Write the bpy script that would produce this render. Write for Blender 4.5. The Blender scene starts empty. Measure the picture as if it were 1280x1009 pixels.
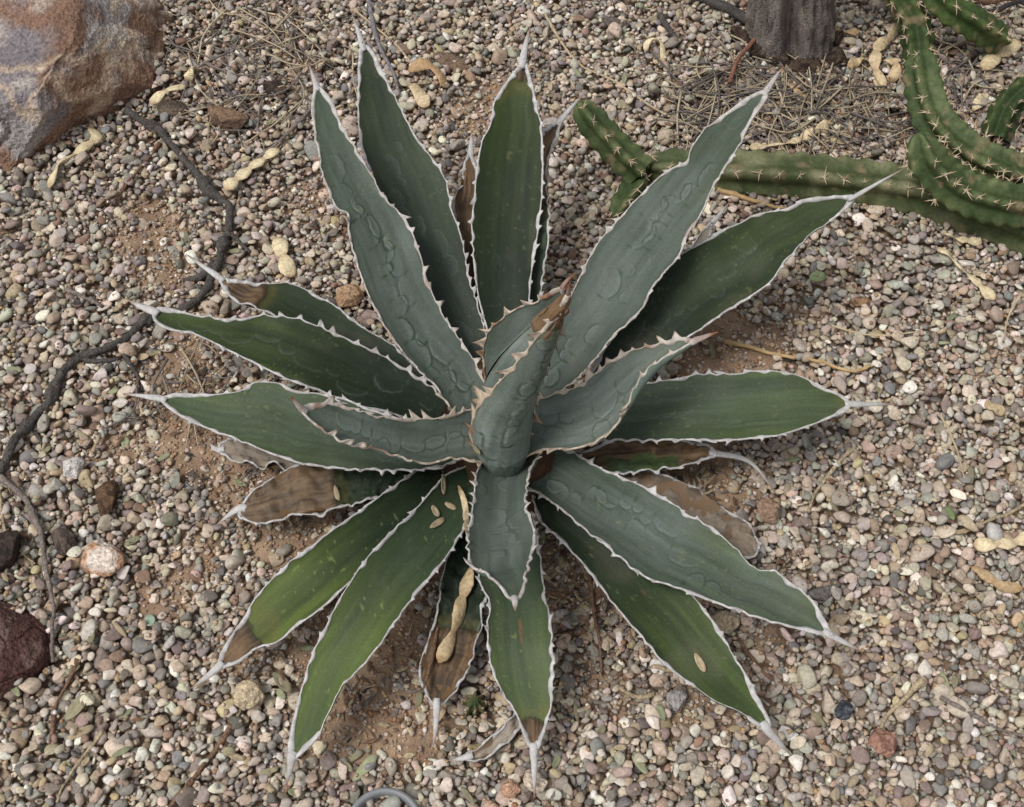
import bpy, math, random
import numpy as np
from mathutils import Vector, Matrix

random.seed(7)
RNG = np.random.default_rng(11)
scene = bpy.context.scene
COL = scene.collection

# ------------------------------------------------------------------ camera
W, H = 1280, 1009
HFOV = math.radians(45.0)
PITCH = math.radians(58.0)
DIST = 1.09
AIM = np.array([0.0, 0.03, 0.06])
FWD = np.array([0.0, math.cos(PITCH), -math.sin(PITCH)])
RGT = np.array([1.0, 0.0, 0.0])
UPV = np.cross(RGT, FWD)
CAM = AIM - FWD * DIST
cam_data = bpy.data.cameras.new('camera')
cam_data.sensor_fit = 'HORIZONTAL'
cam_data.angle = HFOV
cam_data.clip_start = 0.02
cam_data.clip_end = 500
cam = bpy.data.objects.new('camera', cam_data)
COL.objects.link(cam)
cam.location = CAM
cam.rotation_euler = (math.pi / 2 - PITCH, 0, 0)
scene.camera = cam

# ------------------------------------------------------------------ sky, sun, exposure
SUN_EL, SUN_AZ = math.radians(62), math.radians(205)      # azimuth from +X, counter-clockwise
world = bpy.data.worlds.new('World')
scene.world = world
world.use_nodes = True
wn, wl = world.node_tree.nodes, world.node_tree.links
sky = wn.new('ShaderNodeTexSky')
sky.sky_type = 'NISHITA'
sky.sun_disc = False
sky.sun_elevation = SUN_EL
sky.sun_rotation = math.pi / 2 - SUN_AZ
sky.dust_density = 4.0
sky.air_density = 1.0
hs = wn.new('ShaderNodeHueSaturation')
hs.inputs['Saturation'].default_value = 0.14              # thin overcast: nearly grey
wl.new(sky.outputs[0], hs.inputs['Color'])
wl.new(hs.outputs[0], wn['Background'].inputs['Color'])
wn['Background'].inputs['Strength'].default_value = 0.105
sun_data = bpy.data.lights.new('sun', 'SUN')
sun_data.energy = 1.5
sun_data.angle = math.radians(20)
sun_data.color = (1.0, 0.955, 0.89)
sun = bpy.data.objects.new('sun', sun_data)
COL.objects.link(sun)
sd = Vector((math.cos(SUN_EL) * math.cos(SUN_AZ), math.cos(SUN_EL) * math.sin(SUN_AZ), math.sin(SUN_EL)))
sun.rotation_euler = sd.to_track_quat('Z', 'Y').to_euler()
sun.location = sd * 5
scene.view_settings.view_transform = 'Standard'
scene.view_settings.look = 'None'
scene.view_settings.gamma = 1
scene.view_settings.exposure = 0.2
scene.render.resolution_x, scene.render.resolution_y = 1024, 807

# ------------------------------------------------------------------ helpers
def P(u, v, z):
    """pixel of the photograph -> point on the horizontal plane at height z"""
    u = np.asarray(u, float); v = np.asarray(v, float); z = np.asarray(z, float)
    k = math.tan(HFOV / 2) / (W / 2)
    d = FWD + RGT * ((u - W / 2) * k)[..., None] + UPV * ((H / 2 - v) * k)[..., None]
    s = (z - CAM[2]) / d[..., 2]
    return CAM + d * s[..., None]

def proj(p):
    q = np.asarray(p, float) - CAM
    dep = q @ FWD
    k = math.tan(HFOV / 2) / (W / 2)
    return np.stack([W / 2 + (q @ RGT) / dep / k, H / 2 - (q @ UPV) / dep / k], -1), dep

def lin(c):
    c = np.asarray(c, float) / 255.0
    return np.where(c <= 0.04045, c / 12.92, ((c + 0.055) / 1.055) ** 2.4)

def unit(a):
    return a / np.maximum(np.linalg.norm(a, axis=-1, keepdims=True), 1e-12)

def _hash(ix, iy, iz, seed):
    h = (ix.astype(np.uint64) * np.uint64(374761393) + iy.astype(np.uint64) * np.uint64(668265263)
         + iz.astype(np.uint64) * np.uint64(2147483647) + np.uint64(seed * 974711 + 12345)) & np.uint64(0xffffffff)
    h = ((h ^ (h >> np.uint64(13))) * np.uint64(1274126177)) & np.uint64(0xffffffff)
    h = ((h ^ (h >> np.uint64(16))) * np.uint64(2246822519)) & np.uint64(0xffffffff)
    h = h ^ (h >> np.uint64(15))
    return (h & np.uint64(0xffffff)).astype(float) / float(0xffffff)

def vnoise(p, seed=0):
    """value noise 0..1 on an (...,3) array"""
    p = np.asarray(p, float) + 1000.0
    i = np.floor(p).astype(np.int64); f = p - i
    f = f * f * (3 - 2 * f)
    r = 0
    for dx in (0, 1):
        wx = f[..., 0] if dx else 1 - f[..., 0]
        for dy in (0, 1):
            wy = f[..., 1] if dy else 1 - f[..., 1]
            for dz in (0, 1):
                wz = f[..., 2] if dz else 1 - f[..., 2]
                r = r + wx * wy * wz * _hash(i[..., 0] + dx, i[..., 1] + dy, i[..., 2] + dz, seed)
    return r

def fbm(p, seed=0, oct=3):
    a, s, t = 0.5, 0, 0
    p = np.asarray(p, float)
    for o in range(oct):
        s = s + a * vnoise(p * 2 ** o, seed + o * 17); t += a; a *= 0.5
    return s / t

def smooth(a, b, x):
    t = np.clip((x - a) / (b - a), 0, 1)
    return t * t * (3 - 2 * t)

def spline(pts, n, closed=False):
    """Catmull-Rom through the points, resampled at n even arc-length steps"""
    p = np.asarray(pts, float)
    if len(p) == 2:
        return p[0] + (p[1] - p[0]) * np.linspace(0, 1, n)[:, None]
    q = np.vstack([2 * p[0] - p[1], p, 2 * p[-1] - p[-2]])
    out = []
    for i in range(1, len(q) - 2):
        t = np.linspace(0, 1, 14, endpoint=False)[:, None]
        a, b, c, d = q[i - 1], q[i], q[i + 1], q[i + 2]
        out.append(0.5 * (2 * b + (c - a) * t + (2 * a - 5 * b + 4 * c - d) * t ** 2 + (3 * b - a - 3 * c + d) * t ** 3))
    out.append(p[-1:])
    c = np.vstack(out)
    l = np.r_[0, np.cumsum(np.linalg.norm(np.diff(c, axis=0), axis=1))]
    s = np.linspace(0, l[-1], n)
    return np.stack([np.interp(s, l, c[:, k]) for k in range(c.shape[1])], -1)

def mesh(name, verts, faces, color=None, smooth_shade=True):
    me = bpy.data.meshes.new(name)
    verts = np.asarray(verts, np.float32)
    groups = faces if isinstance(faces, (list, tuple)) else [faces]
    groups = [np.asarray(g, np.int32) for g in groups if len(g)]
    me.vertices.add(len(verts)); me.vertices.foreach_set('co', verts.ravel())
    nl = sum(g.size for g in groups); nf = sum(len(g) for g in groups)
    me.loops.add(nl); me.polygons.add(nf)
    me.loops.foreach_set('vertex_index', np.concatenate([g.ravel() for g in groups]))
    tot = np.concatenate([np.full(len(g), g.shape[1], np.int32) for g in groups])
    me.polygons.foreach_set('loop_start', np.r_[0, np.cumsum(tot)[:-1]].astype(np.int32))
    me.polygons.foreach_set('loop_total', tot)
    me.polygons.foreach_set('use_smooth', np.full(nf, smooth_shade))
    if color is not None:
        at = me.attributes.new('pigment', 'FLOAT_COLOR', 'POINT')
        c = np.ones((len(verts), 4), np.float32); c[:, :3] = np.asarray(color, np.float32)
        at.data.foreach_set('color', c.ravel())
    me.update(calc_edges=True)
    me.validate()
    return me

def obj(name, me, mat, parent=None, loc=None):
    o = bpy.data.objects.new(name, me)
    COL.objects.link(o)
    if mat and not me.materials:
        me.materials.append(mat)
    if parent is not None:
        o.parent = parent
    if loc is not None:
        o.location = loc
    return o

def empty(name, loc):
    o = bpy.data.objects.new(name, None); COL.objects.link(o)
    o.location = loc; o.empty_display_size = 0.02
    return o

def tag(o, label=None, cat=None, group=None, kind=None):
    if label: o['label'] = label
    if cat: o['category'] = cat
    if group: o['group'] = group
    if kind: o['kind'] = kind
    return o

def gridfaces(n, m, wrap=False):
    i = np.arange(n - 1)[:, None]; j = np.arange(m if wrap else m - 1)[None, :]
    j2 = (j + 1) % m
    return np.stack([i * m + j, i * m + j2, (i + 1) * m + j2, (i + 1) * m + j], -1).reshape(-1, 4)

def frames(c):
    t = unit(np.gradient(c, axis=0))
    n = np.zeros_like(t)
    v = np.array([0, 0, 1.0]) if abs(t[0, 2]) < 0.9 else np.array([1.0, 0, 0])
    for i in range(len(c)):
        v = v - t[i] * (v @ t[i]); v = v / np.linalg.norm(v); n[i] = v
    return t, n, np.cross(t, n)

def tube(c, rad, sides=8, flat=1.0, bump=0.0, seed=0, cap=True, rough_scale=200, twist=None):
    """swept tube: (verts, faces); rad per station; flat squeezes along the up direction"""
    c = np.asarray(c, float); n = len(c)
    rad = np.broadcast_to(np.asarray(rad, float), (n,))
    t, nn, bb = frames(c)
    if twist is not None:
        ct, sn = np.cos(twist)[:, None], np.sin(twist)[:, None]; nn, bb = nn * ct + bb * sn, bb * ct - nn * sn
    a = np.linspace(0, 2 * math.pi, sides, endpoint=False)
    ring = (np.cos(a)[None, :, None] * nn[:, None] * np.broadcast_to(flat, (n,))[:, None, None] + np.sin(a)[None, :, None] * bb[:, None])
    v = c[:, None] + ring * rad[:, None, None]
    if bump:
        d = fbm(v * rough_scale, seed, 2) - 0.5
        v = v + ring * (d * 2 * bump)[..., None] * rad[:, None, None]
    f = gridfaces(n, sides, True)
    v = v.reshape(-1, 3)
    if cap:
        v = np.vstack([v, c[:1], c[-1:]])
        k = n * sides; j = np.arange(sides); j2 = (j + 1) % sides
        f = [f, np.vstack([np.stack([np.full(sides, k), j2, j], -1), np.stack([np.full(sides, k + 1), (n - 1) * sides + j, (n - 1) * sides + j2], -1)])]
    return v, f

def join(parts):
    """list of (verts, faces, color) -> one"""
    V, Q, T, Cc, k = [], [], [], [], 0
    for v, f, c in parts:
        for g in (f if isinstance(f, list) else [f]):
            if len(g):
                (Q if g.shape[1] == 4 else T).append(np.asarray(g) + k)
        V.append(v); Cc.append(np.broadcast_to(np.asarray(c, float), (len(v), 3))); k += len(v)
    fs = []
    if Q: fs.append(np.vstack(Q))
    if T: fs.append(np.vstack(T))
    return np.vstack(V), fs, np.vstack(Cc)

def ico(sub):
    t = (1 + 5 ** 0.5) / 2
    v = [(-1, t, 0), (1, t, 0), (-1, -t, 0), (1, -t, 0), (0, -1, t), (0, 1, t), (0, -1, -t), (0, 1, -t), (t, 0, -1), (t, 0, 1), (-t, 0, -1), (-t, 0, 1)]
    f = [(0, 11, 5), (0, 5, 1), (0, 1, 7), (0, 7, 10), (0, 10, 11), (1, 5, 9), (5, 11, 4), (11, 10, 2), (10, 7, 6), (7, 1, 8), (3, 9, 4), (3, 4, 2), (3, 2, 6), (3, 6, 8), (3, 8, 9), (4, 9, 5), (2, 4, 11), (6, 2, 10), (8, 6, 7), (9, 8, 1)]
    v = [np.array(a) / np.linalg.norm(a) for a in v]
    for _ in range(sub):
        cache, nf = {}, []
        def m(a, b):
            k = (min(a, b), max(a, b))
            if k not in cache:
                p = v[a] + v[b]; v.append(p / np.linalg.norm(p)); cache[k] = len(v) - 1
            return cache[k]
        for a, b, c in f:
            x, y, z = m(a, b), m(b, c), m(c, a)
            nf += [(a, x, z), (b, y, x), (c, z, y), (x, y, z)]
        f = nf
    return np.array(v), np.array(f)

# ------------------------------------------------------------------ materials
def material(name, rough=0.7, spec=0.3, scale=400, var=0.25, bump=0.15, bscale=None, extra=None, coat=0.0, bdist=0.001):
    """surface colour from the mesh's pigment attribute, broken up by fine noise, with fine relief"""
    m = bpy.data.materials.new(name); m.use_nodes = True
    n, l = m.node_tree.nodes, m.node_tree.links
    b = n['Principled BSDF']
    b.inputs['Roughness'].default_value = rough
    b.inputs['Specular IOR Level'].default_value = spec
    b.inputs['Coat Weight'].default_value = coat
    at = n.new('ShaderNodeAttribute'); at.attribute_name = 'pigment'
    tc = n.new('ShaderNodeNewGeometry')
    nz = n.new('ShaderNodeTexNoise'); nz.inputs['Scale'].default_value = scale; nz.inputs['Detail'].default_value = 4
    l.new(tc.outputs['Position'], nz.inputs['Vector'])
    mr = n.new('ShaderNodeMapRange')
    mr.inputs['From Min'].default_value = 0.25; mr.inputs['From Max'].default_value = 0.75
    mr.inputs['To Min'].default_value = 1 - var; mr.inputs['To Max'].default_value = 1 + var
    l.new(nz.outputs['Fac'], mr.inputs['Value'])
    mx = n.new('ShaderNodeVectorMath'); mx.operation = 'SCALE'
    l.new(at.outputs['Color'], mx.inputs[0]); l.new(mr.outputs[0], mx.inputs['Scale'])
    l.new(mx.outputs[0], b.inputs['Base Color'])
    if bump:
        nb = n.new('ShaderNodeTexNoise'); nb.inputs['Scale'].default_value = bscale or scale * 1.5; nb.inputs['Detail'].default_value = 5
        l.new(tc.outputs['Position'], nb.inputs['Vector'])
        bp = n.new('ShaderNodeBump'); bp.inputs['Strength'].default_value = bump; bp.inputs['Distance'].default_value = bdist
        l.new(nb.outputs['Fac'], bp.inputs['Height']); l.new(bp.outputs[0], b.inputs['Normal'])
    return m

M_PEB = material('pebble_stone', 0.75, 0.3, 420, 0.28, 0.35, 700)
M_LEAF = material('agave_leaf', 0.5, 0.13, 620, 0.15, 0.35, 900, bdist=0.0008)
M_HORN = material('agave_horn', 0.6, 0.35, 500, 0.18, 0.25, 900)
M_DEAD = material('dry_leaf', 0.85, 0.15, 350, 0.3, 0.4, 500)
M_POD = material('seed_pod', 0.65, 0.2, 300, 0.28, 0.6, 380, bdist=0.0015)
M_WOOD = material('dry_wood', 0.9, 0.15, 420, 0.5, 0.9, 480, bdist=0.0025)
M_STRAW = material('dry_straw', 0.8, 0.2, 300, 0.2, 0.1, 600)
M_CACT = material('cactus_skin', 0.55, 0.18, 260, 0.3, 0.3, 500)
M_SPINE = material('cactus_spine', 0.55, 0.3, 500, 0.15, 0.0)
M_ROCK = material('rock', 0.8, 0.25, 330, 0.5, 0.9, 230, bdist=0.006)
M_PIPE = material('grey_plastic', 0.45, 0.4, 200, 0.05, 0.05, 500)

def soil_material():
    m = bpy.data.materials.new('sandy_soil'); m.use_nodes = True
    n, l = m.node_tree.nodes, m.node_tree.links
    b = n['Principled BSDF']; b.inputs['Roughness'].default_value = 0.95; b.inputs['Specular IOR Level'].default_value = 0.1
    g = n.new('ShaderNodeNewGeometry')
    n1 = n.new('ShaderNodeTexNoise'); n1.inputs['Scale'].default_value = 28; n1.inputs['Detail'].default_value = 8; n1.inputs['Roughness'].default_value = 0.7
    r1 = n.new('ShaderNodeValToRGB')
    r1.color_ramp.elements[0].position = 0.3; r1.color_ramp.elements[0].color = (*lin((118, 97, 80)), 1)
    r1.color_ramp.elements[1].position = 0.7; r1.color_ramp.elements[1].color = (*lin((180, 154, 130)), 1)
    l.new(g.outputs['Position'], n1.inputs['Vector']); l.new(n1.outputs['Fac'], r1.inputs['Fac'])
    # far from the plant the gravel goes on as cells of stone colour
    vo = n.new('ShaderNodeTexVoronoi'); vo.inputs['Scale'].default_value = 85
    l.new(g.outputs['Position'], vo.inputs['Vector'])
    hsv = n.new('ShaderNodeSeparateColor'); l.new(vo.outputs['Color'], hsv.inputs[0])
    r2 = n.new('ShaderNodeValToRGB'); r2.color_ramp.interpolation = 'CONSTANT'
    cols = [(150, 132, 112), (120, 104, 96), (176, 160, 138), (104, 98, 94), (160, 128, 104), (138, 130, 120)]
    r2.color_ramp.elements[0].color = (*lin(cols[0]), 1)
    r2.color_ramp.elements[1].position = 0.2; r2.color_ramp.elements[1].color = (*lin(cols[1]), 1)
    for i, c in enumerate(cols[2:]):
        e = r2.color_ramp.elements.new(0.36 + i * 0.16); e.color = (*lin(c), 1)
    l.new(hsv.outputs[0], r2.inputs['Fac'])
    at = n.new('ShaderNodeAttribute'); at.attribute_name = 'pigment'
    mx = n.new('ShaderNodeMix'); mx.data_type = 'RGBA'
    sp = n.new('ShaderNodeSeparateColor'); l.new(at.outputs['Color'], sp.inputs[0])
    l.new(sp.outputs[0], mx.inputs['Factor']); l.new(r1.outputs[0], mx.inputs['A']); l.new(r2.outputs[0], mx.inputs['B'])
    l.new(mx.outputs['Result'], b.inputs['Base Color'])
    n2 = n.new('ShaderNodeTexNoise'); n2.inputs['Scale'].default_value = 420; n2.inputs['Detail'].default_value = 5
    l.new(g.outputs['Position'], n2.inputs['Vector'])
    ad = n.new('ShaderNodeMath'); ad.operation = 'MULTIPLY_ADD'
    inv = n.new('ShaderNodeMath'); inv.operation = 'MULTIPLY'; l.new(vo.outputs['Distance'], inv.inputs[0]); l.new(sp.outputs[0], inv.inputs[1])
    l.new(inv.outputs[0], ad.inputs[0]); ad.inputs[1].default_value = -3.0; l.new(n2.outputs['Fac'], ad.inputs[2])
    bp = n.new('ShaderNodeBump'); bp.inputs['Strength'].default_value = 0.7; bp.inputs['Distance'].default_value = 0.003
    l.new(ad.outputs[0], bp.inputs['Height']); l.new(bp.outputs[0], b.inputs['Normal'])
    return m
M_SOIL = soil_material()

# ------------------------------------------------------------------ the ground
CX, CY = P(636, 560, 0.05)[:2]                     # heart of the agave
# bare sandy patches seen between the stones: (u, v, radius px, strength)
PATCH = [(250, 540, 60, .95), (300, 590, 55, .9), (360, 650, 70, .8), (215, 470, 55, .8), (180, 285, 45, .8), (200, 330, 40, .6),
         (640, 112, 40, .7), (600, 135, 45, .5), (905, 430, 60, .9), (870, 600, 70, .9), (905, 620, 40, .7), (440, 880, 75, .95),
         (480, 800, 70, .95), (510, 900, 60, .8), (300, 815, 40, .5), (410, 790, 60, .9), (730, 690, 50, .5), (900, 870, 55, .6), (960, 800, 40, .5),
         (200, 740, 45, .7), (230, 700, 40, .5), (260, 420, 45, .6), (1000, 380, 40, .4), (380, 250, 40, .5), (640, 600, 170, .9),
         (760, 850, 60, .4), (140, 560, 40, .4), (1270, 430, 30, .6)]
PW = [(P(u, v, 0.01)[:2], r * 0.00090 * (1 + 0.25 * (500 - v) / 500), s) for u, v, r, s in PATCH]

def patch_mask(x, y):
    m = np.zeros_like(x)
    wob = fbm(np.stack([x * 22, y * 22, x * 0], -1), 5, 3)
    for c, r, s in PW:
        d = np.hypot(x - c[0], y - c[1]) / r
        m = np.maximum(m, s * smooth(1.25, 0.55, d + (wob - 0.5) * 0.9))
    return m

def soil_height(x, y):
    p = np.stack([x, y, x * 0], -1)
    h = 0.006 * (fbm(p * 9, 2, 3) - 0.5) + 0.004 * (fbm(p * 60, 3, 2) - 0.5)
    h = h + patch_mask(x, y) * 0.008
    d = np.hypot(x - CX, y - CY)
    return h + 0.022 * np.exp(-(d / 0.085) ** 2)

fine = np.arange(-0.95, 0.9501, 0.012)
outer = 0.95 + np.cumsum(0.02 * 1.32 ** np.arange(26))
ax = np.r_[-outer[::-1], fine, outer]
gx, gy = np.meshgrid(ax, ax + 0.15, indexing='ij')
gz = np.where((np.abs(gx) < 1.1) & (np.abs(gy - 0.15) < 1.1), soil_height(gx, gy), 0)
far = smooth(0.72, 0.95, np.maximum(np.abs(gx), np.abs(gy - 0.15)))
ground = obj('ground', mesh('ground', np.stack([gx, gy, gz + far * 0.01], -1).reshape(-1, 3), gridfaces(len(ax), len(ax)),
             np.repeat(far.reshape(-1, 1), 3, 1)), M_SOIL)
tag(ground, kind='structure')

# ------------------------------------------------------------------ rocks: outlines on the ground with real height
from mathutils.noise import noise as _n3
import bmesh
def rock(name, pts, sub, amp, seed, colorfn, mat=M_ROCK, smoothing=1, cuts=10, grow=1.0):
    """convex hull of world points, subdivided and roughened"""
    bm = bmesh.new()
    for p in pts: bm.verts.new(p)
    r = bmesh.ops.convex_hull(bm, input=bm.verts)
    bmesh.ops.delete(bm, geom=[g for g in r['geom_interior'] if isinstance(g, bmesh.types.BMVert)], context='VERTS')
    bmesh.ops.triangulate(bm, faces=bm.faces)
    for lev in range(sub):
        el = sorted(e.calc_length() for e in bm.edges)
        lim = el[int(len(el) * 0.25)]
        bmesh.ops.subdivide_edges(bm, edges=[e for e in bm.edges if e.calc_length() > lim], cuts=1, use_grid_fill=True)
        bmesh.ops.triangulate(bm, faces=bm.faces)
        for _ in range(smoothing if 1 < lev < 4 else 0):
            bmesh.ops.smooth_vert(bm, verts=bm.verts, factor=0.35, use_axis_x=True, use_axis_y=True, use_axis_z=True)
    bm.normal_update()
    v = np.array([x.co[:] for x in bm.verts]); nn = np.array([x.normal[:] for x in bm.verts])
    f = np.array([[q.index for q in g.verts] for g in bm.faces]) if not bm.verts.index_update() else None
    bm.free()
    size = np.ptp(v, axis=0).max()
    q = v / size
    c0 = v.mean(0); rg = np.random.default_rng(seed)
    for _ in range(cuts):
        dr = unit(rg.normal(size=3) + np.array([0, 0, .35])); h = ((v - c0) @ dr)
        lim = np.max(h) * rg.uniform(.74, .96)
        v = v - (np.maximum(h - lim, 0) * .92)[:, None] * dr
    v[:, :2] = c0[:2] + (v[:, :2] - c0[:2]) * grow
    crack = smooth(.02, 0, np.abs(fbm(q * 3.5 + 4, seed + 21, 5) - .5))
    d = (fbm(q * 5, seed + 4, 5) - .5) * .7 + (fbm(q * 16, seed + 5, 4) - .5) * .45 + (np.abs(fbm(q * 40, seed + 6, 3) - .5)) * .35 - .3 * crack
    v = v + nn * (d * amp * size)[:, None]
    col = colorfn(v, nn, q)
    return v, f, col

ROCKS = []     # (xy centre, radius) kept clear by the gravel
def boulder_col(v, nn, q):
    a = fbm(q * 4.2, 41, 5); b = fbm(q * 14, 43, 4); c = fbm(q * 5 + 3, 47, 5)
    g = lin((164, 158, 156))[None] * (1 - smooth(.4, .62, a))[:, None] + lin((134, 126, 130))[None] * smooth(.4, .62, a)[:, None]
    low = smooth(.075, .02, v[:, 2] + .02 * (b - .5)) * .13
    rust = smooth(0.52, 0.60, c + low + .05 * smooth(.55, 0, nn[:, 2]) - 0.065)
    g = g * (1 - rust[:, None]) + (lin((136, 107, 90))[None] * (0.75 + 0.5 * b)[:, None]) * rust[:, None]
    wh = smooth(0.55, 0.64, fbm(q * 7 + 8, 53, 5)) * (1 - rust * .5)
    g = g * (1 - wh[:, None]) + lin((196, 186, 176))[None] * wh[:, None]
    vein = smooth(0.03, 0.0, np.abs(fbm(q * 4 + 2, 57, 4) - 0.5))
    g = g * (1 - 0.7 * vein[:, None]) + lin((206, 184, 160))[None] * 0.7 * vein[:, None]
    return g * (.7 + .6 * fbm(q * 22, 58, 4))[:, None]

def pts_from(lists):
    out = []
    for z, l in lists:
        for u, v in l: out.append(P(u, v, z))
    return out

# big boulder: foot on the gravel, belly, shoulder and top
bp_ = pts_from([(0.0, [(-120, 215), (-20, 222), (40, 216), (55, 178), (110, 152), (155, 134), (192, 108), (196, 60), (170, -60), (20, -160), (-130, -60)]),
                (0.035, [(-150, 190), (-10, 205), (38, 195), (62, 150), (110, 128), (160, 118), (204, 92), (209, 62), (190, 5), (150, -110), (-100, -160)]),
                (0.075, [(-100, 110), (0, 140), (40, 110), (90, 95), (150, 70), (192, 40), (180, 5), (140, -90), (-60, -180)]),
                (0.115, [(-60, 40), (20, 70), (70, 40), (130, 0), (110, -60), (0, -110)])])
v, f, c = rock('boulder', bp_, 6, 0.034, 3, boulder_col, smoothing=0, cuts=34, grow=1.17)
o = obj('boulder', mesh('boulder', v, f, c, False), M_ROCK)
tag(o, 'large purple-grey boulder with rust-orange patches and white veins', 'rock')
ROCKS.append((v[:, :2].mean(0), 0.0, v))

def redcol(v, nn, q):
    b = fbm(q * 5, 61, 4); k = smooth(.5, .65, fbm(q * 9, 63, 3))
    return lin((84, 58, 54))[None] * (0.55 + 0.9 * b)[:, None] * (1 - .5 * k[:, None]) + lin((124, 104, 98))[None] * .5 * k[:, None]
rp = pts_from([(0.0, [(-70, 745), (5, 745), (40, 770), (70, 800), (62, 840), (30, 875), (-20, 895), (-90, 880)]),
               (0.025, [(-60, 735), (10, 745), (50, 780), (62, 815), (40, 850), (-10, 880), (-80, 860)]),
               (0.036, [(-50, 750), (0, 765), (22, 790), (18, 830), (-20, 855), (-70, 830)])])
v, f, c = rock('red_rock', rp, 6, 0.05, 13, redcol, smoothing=0, cuts=30, grow=1.1)
o = obj('red_rock', mesh('red_rock', v, f, c, False), M_ROCK)
tag(o, 'dark maroon-red rock half sunk in the gravel', 'rock')
ROCKS.append((v[:, :2].mean(0), 0.0, v))

# ------------------------------------------------------------------ gravel: stones dropped one after another onto a height field
GX0, GX1, GY0, GY1, GR = -0.80, 0.80, -0.46, 0.80, 0.0015
nx, ny = int((GX1 - GX0) / GR), int((GY1 - GY0) / GR)
hx = GX0 + (np.arange(nx) + .5) * GR; hy = GY0 + (np.arange(ny) + .5) * GR
HX, HY = np.meshgrid(hx, hy, indexing='ij')
SOIL = soil_height(HX, HY)
HF = SOIL.copy()
BLOCK = np.zeros_like(HF, bool)
for _, _, rv in ROCKS:        # the rocks' footprints
    k = rv[:, 2] < 0.03
    c0 = rv[k, :2].mean(0)
    ang = np.arctan2(rv[k, 1] - c0[1], rv[k, 0] - c0[0]); rr = np.hypot(*(rv[k, :2] - c0).T)
    bins = np.array([np.max(rr[np.abs((ang - a + math.pi) % (2 * math.pi) - math.pi) < 0.15], initial=0) for a in np.linspace(-math.pi, math.pi, 61)])
    A = np.arctan2(HY - c0[1], HX - c0[0]); Rr = np.hypot(HX - c0[0], HY - c0[1])
    BLOCK |= Rr < np.interp(A, np.linspace(-math.pi, math.pi, 61), bins) * 0.9

def in_view(x, y, pad=90):
    uv, _ = proj(np.stack([x, y, np.full_like(x, 0.01)], -1))
    return (uv[..., 0] > -pad) & (uv[..., 0] < W + pad) & (uv[..., 1] > -pad) & (uv[..., 1] < H + pad)

PAL = [('pale beige', (200, 184, 160), 25), ('warm tan', (172, 147, 118), 17), ('mid grey', (140, 135, 130), 15), ('brownish purple', (132, 110, 104), 9),
       ('pinkish', (188, 164, 146), 9), ('slate blue-grey', (112, 116, 122), 5), ('chalk white', (222, 216, 206), 10), ('rust brown', (140, 98, 72), 4),
       ('greenish grey', (146, 146, 130), 5), ('light grey', (172, 168, 160), 10), ('dark charcoal', (76, 76, 78), 3), ('yellowish', (186, 160, 108), 3)]
PW_ = np.array([p[2] for p in PAL], float); PW_ /= PW_.sum()

N_DROP = 76000
px_ = RNG.uniform(GX0 + .02, GX1 - .02, (N_DROP * 2, 4)); py_ = RNG.uniform(GY0 + .02, GY1 - .02, (N_DROP * 2, 4))
ok = in_view(px_[:, 0], py_[:, 0], 60)
px_, py_ = px_[ok][:N_DROP], py_[ok][:N_DROP]
n_st = len(px_)
px_[:, 1:] = px_[:, :1] + RNG.normal(0, .012, (n_st, 3)); py_[:, 1:] = py_[:, :1] + RNG.normal(0, .012, (n_st, 3))
pm = patch_mask(px_[:, 0], py_[:, 0])
size = np.clip(np.exp(RNG.normal(math.log(0.0034), 0.33, n_st)), 0.0016, 0.0090)       # semi-axis
keep = RNG.uniform(size=n_st) > pm * 0.90
size = np.where(pm > 0.3, size * RNG.uniform(.45, 1.0, n_st), size)
st = []
for i in range(n_st):
    if not keep[i]: continue
    a = size[i]; b = a * RNG.uniform(.58, .98); c = a * RNG.uniform(.36, .72)
    th = RNG.uniform(0, math.pi); ct, sn = math.cos(th), math.sin(th)
    best = None
    for k in range(4):
        x, y = px_[i, k], py_[i, k]
        ii, jj = int((x - GX0) / GR), int((y - GY0) / GR)
        if ii < 9 or jj < 9 or ii >= nx - 9 or jj >= ny - 9 or BLOCK[ii, jj]: continue
        r_ = int(a * .6 / GR)
        zq = HF[ii, jj] * .4 + max(HF[ii - r_, jj], HF[ii + r_, jj], HF[ii, jj - r_], HF[ii, jj + r_]) * .6
        if best is None or zq < best[0]: best = (zq, x, y)
    if best is None: continue
    _, x, y = best
    i0, i1 = int((x - a - GX0) / GR), int((x + a - GX0) / GR) + 1
    j0, j1 = int((y - a - GY0) / GR), int((y + a - GY0) / GR) + 1
    X = hx[i0:i1, None] - x; Y = hy[None, j0:j1] - y
    e = ((X * ct + Y * sn) / a) ** 2 + ((-X * sn + Y * ct) / b) ** 2
    inn = e < 1
    if not inn.any(): continue
    dz = c * np.sqrt(np.maximum(1 - e, 0))
    q_ = (HF[i0:i1, j0:j1] + dz)[inn]
    m_ = int(len(q_) * .86)
    zz = np.partition(q_, m_)[m_]
    if zz > 0.024: continue
    zz -= 0.12 * c
    hh = HF[i0:i1, j0:j1]
    hh[inn] = np.maximum(hh[inn], (zz + dz)[inn])
    st.append((x, y, zz, a, b, c, th))
st = np.array(st)
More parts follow.
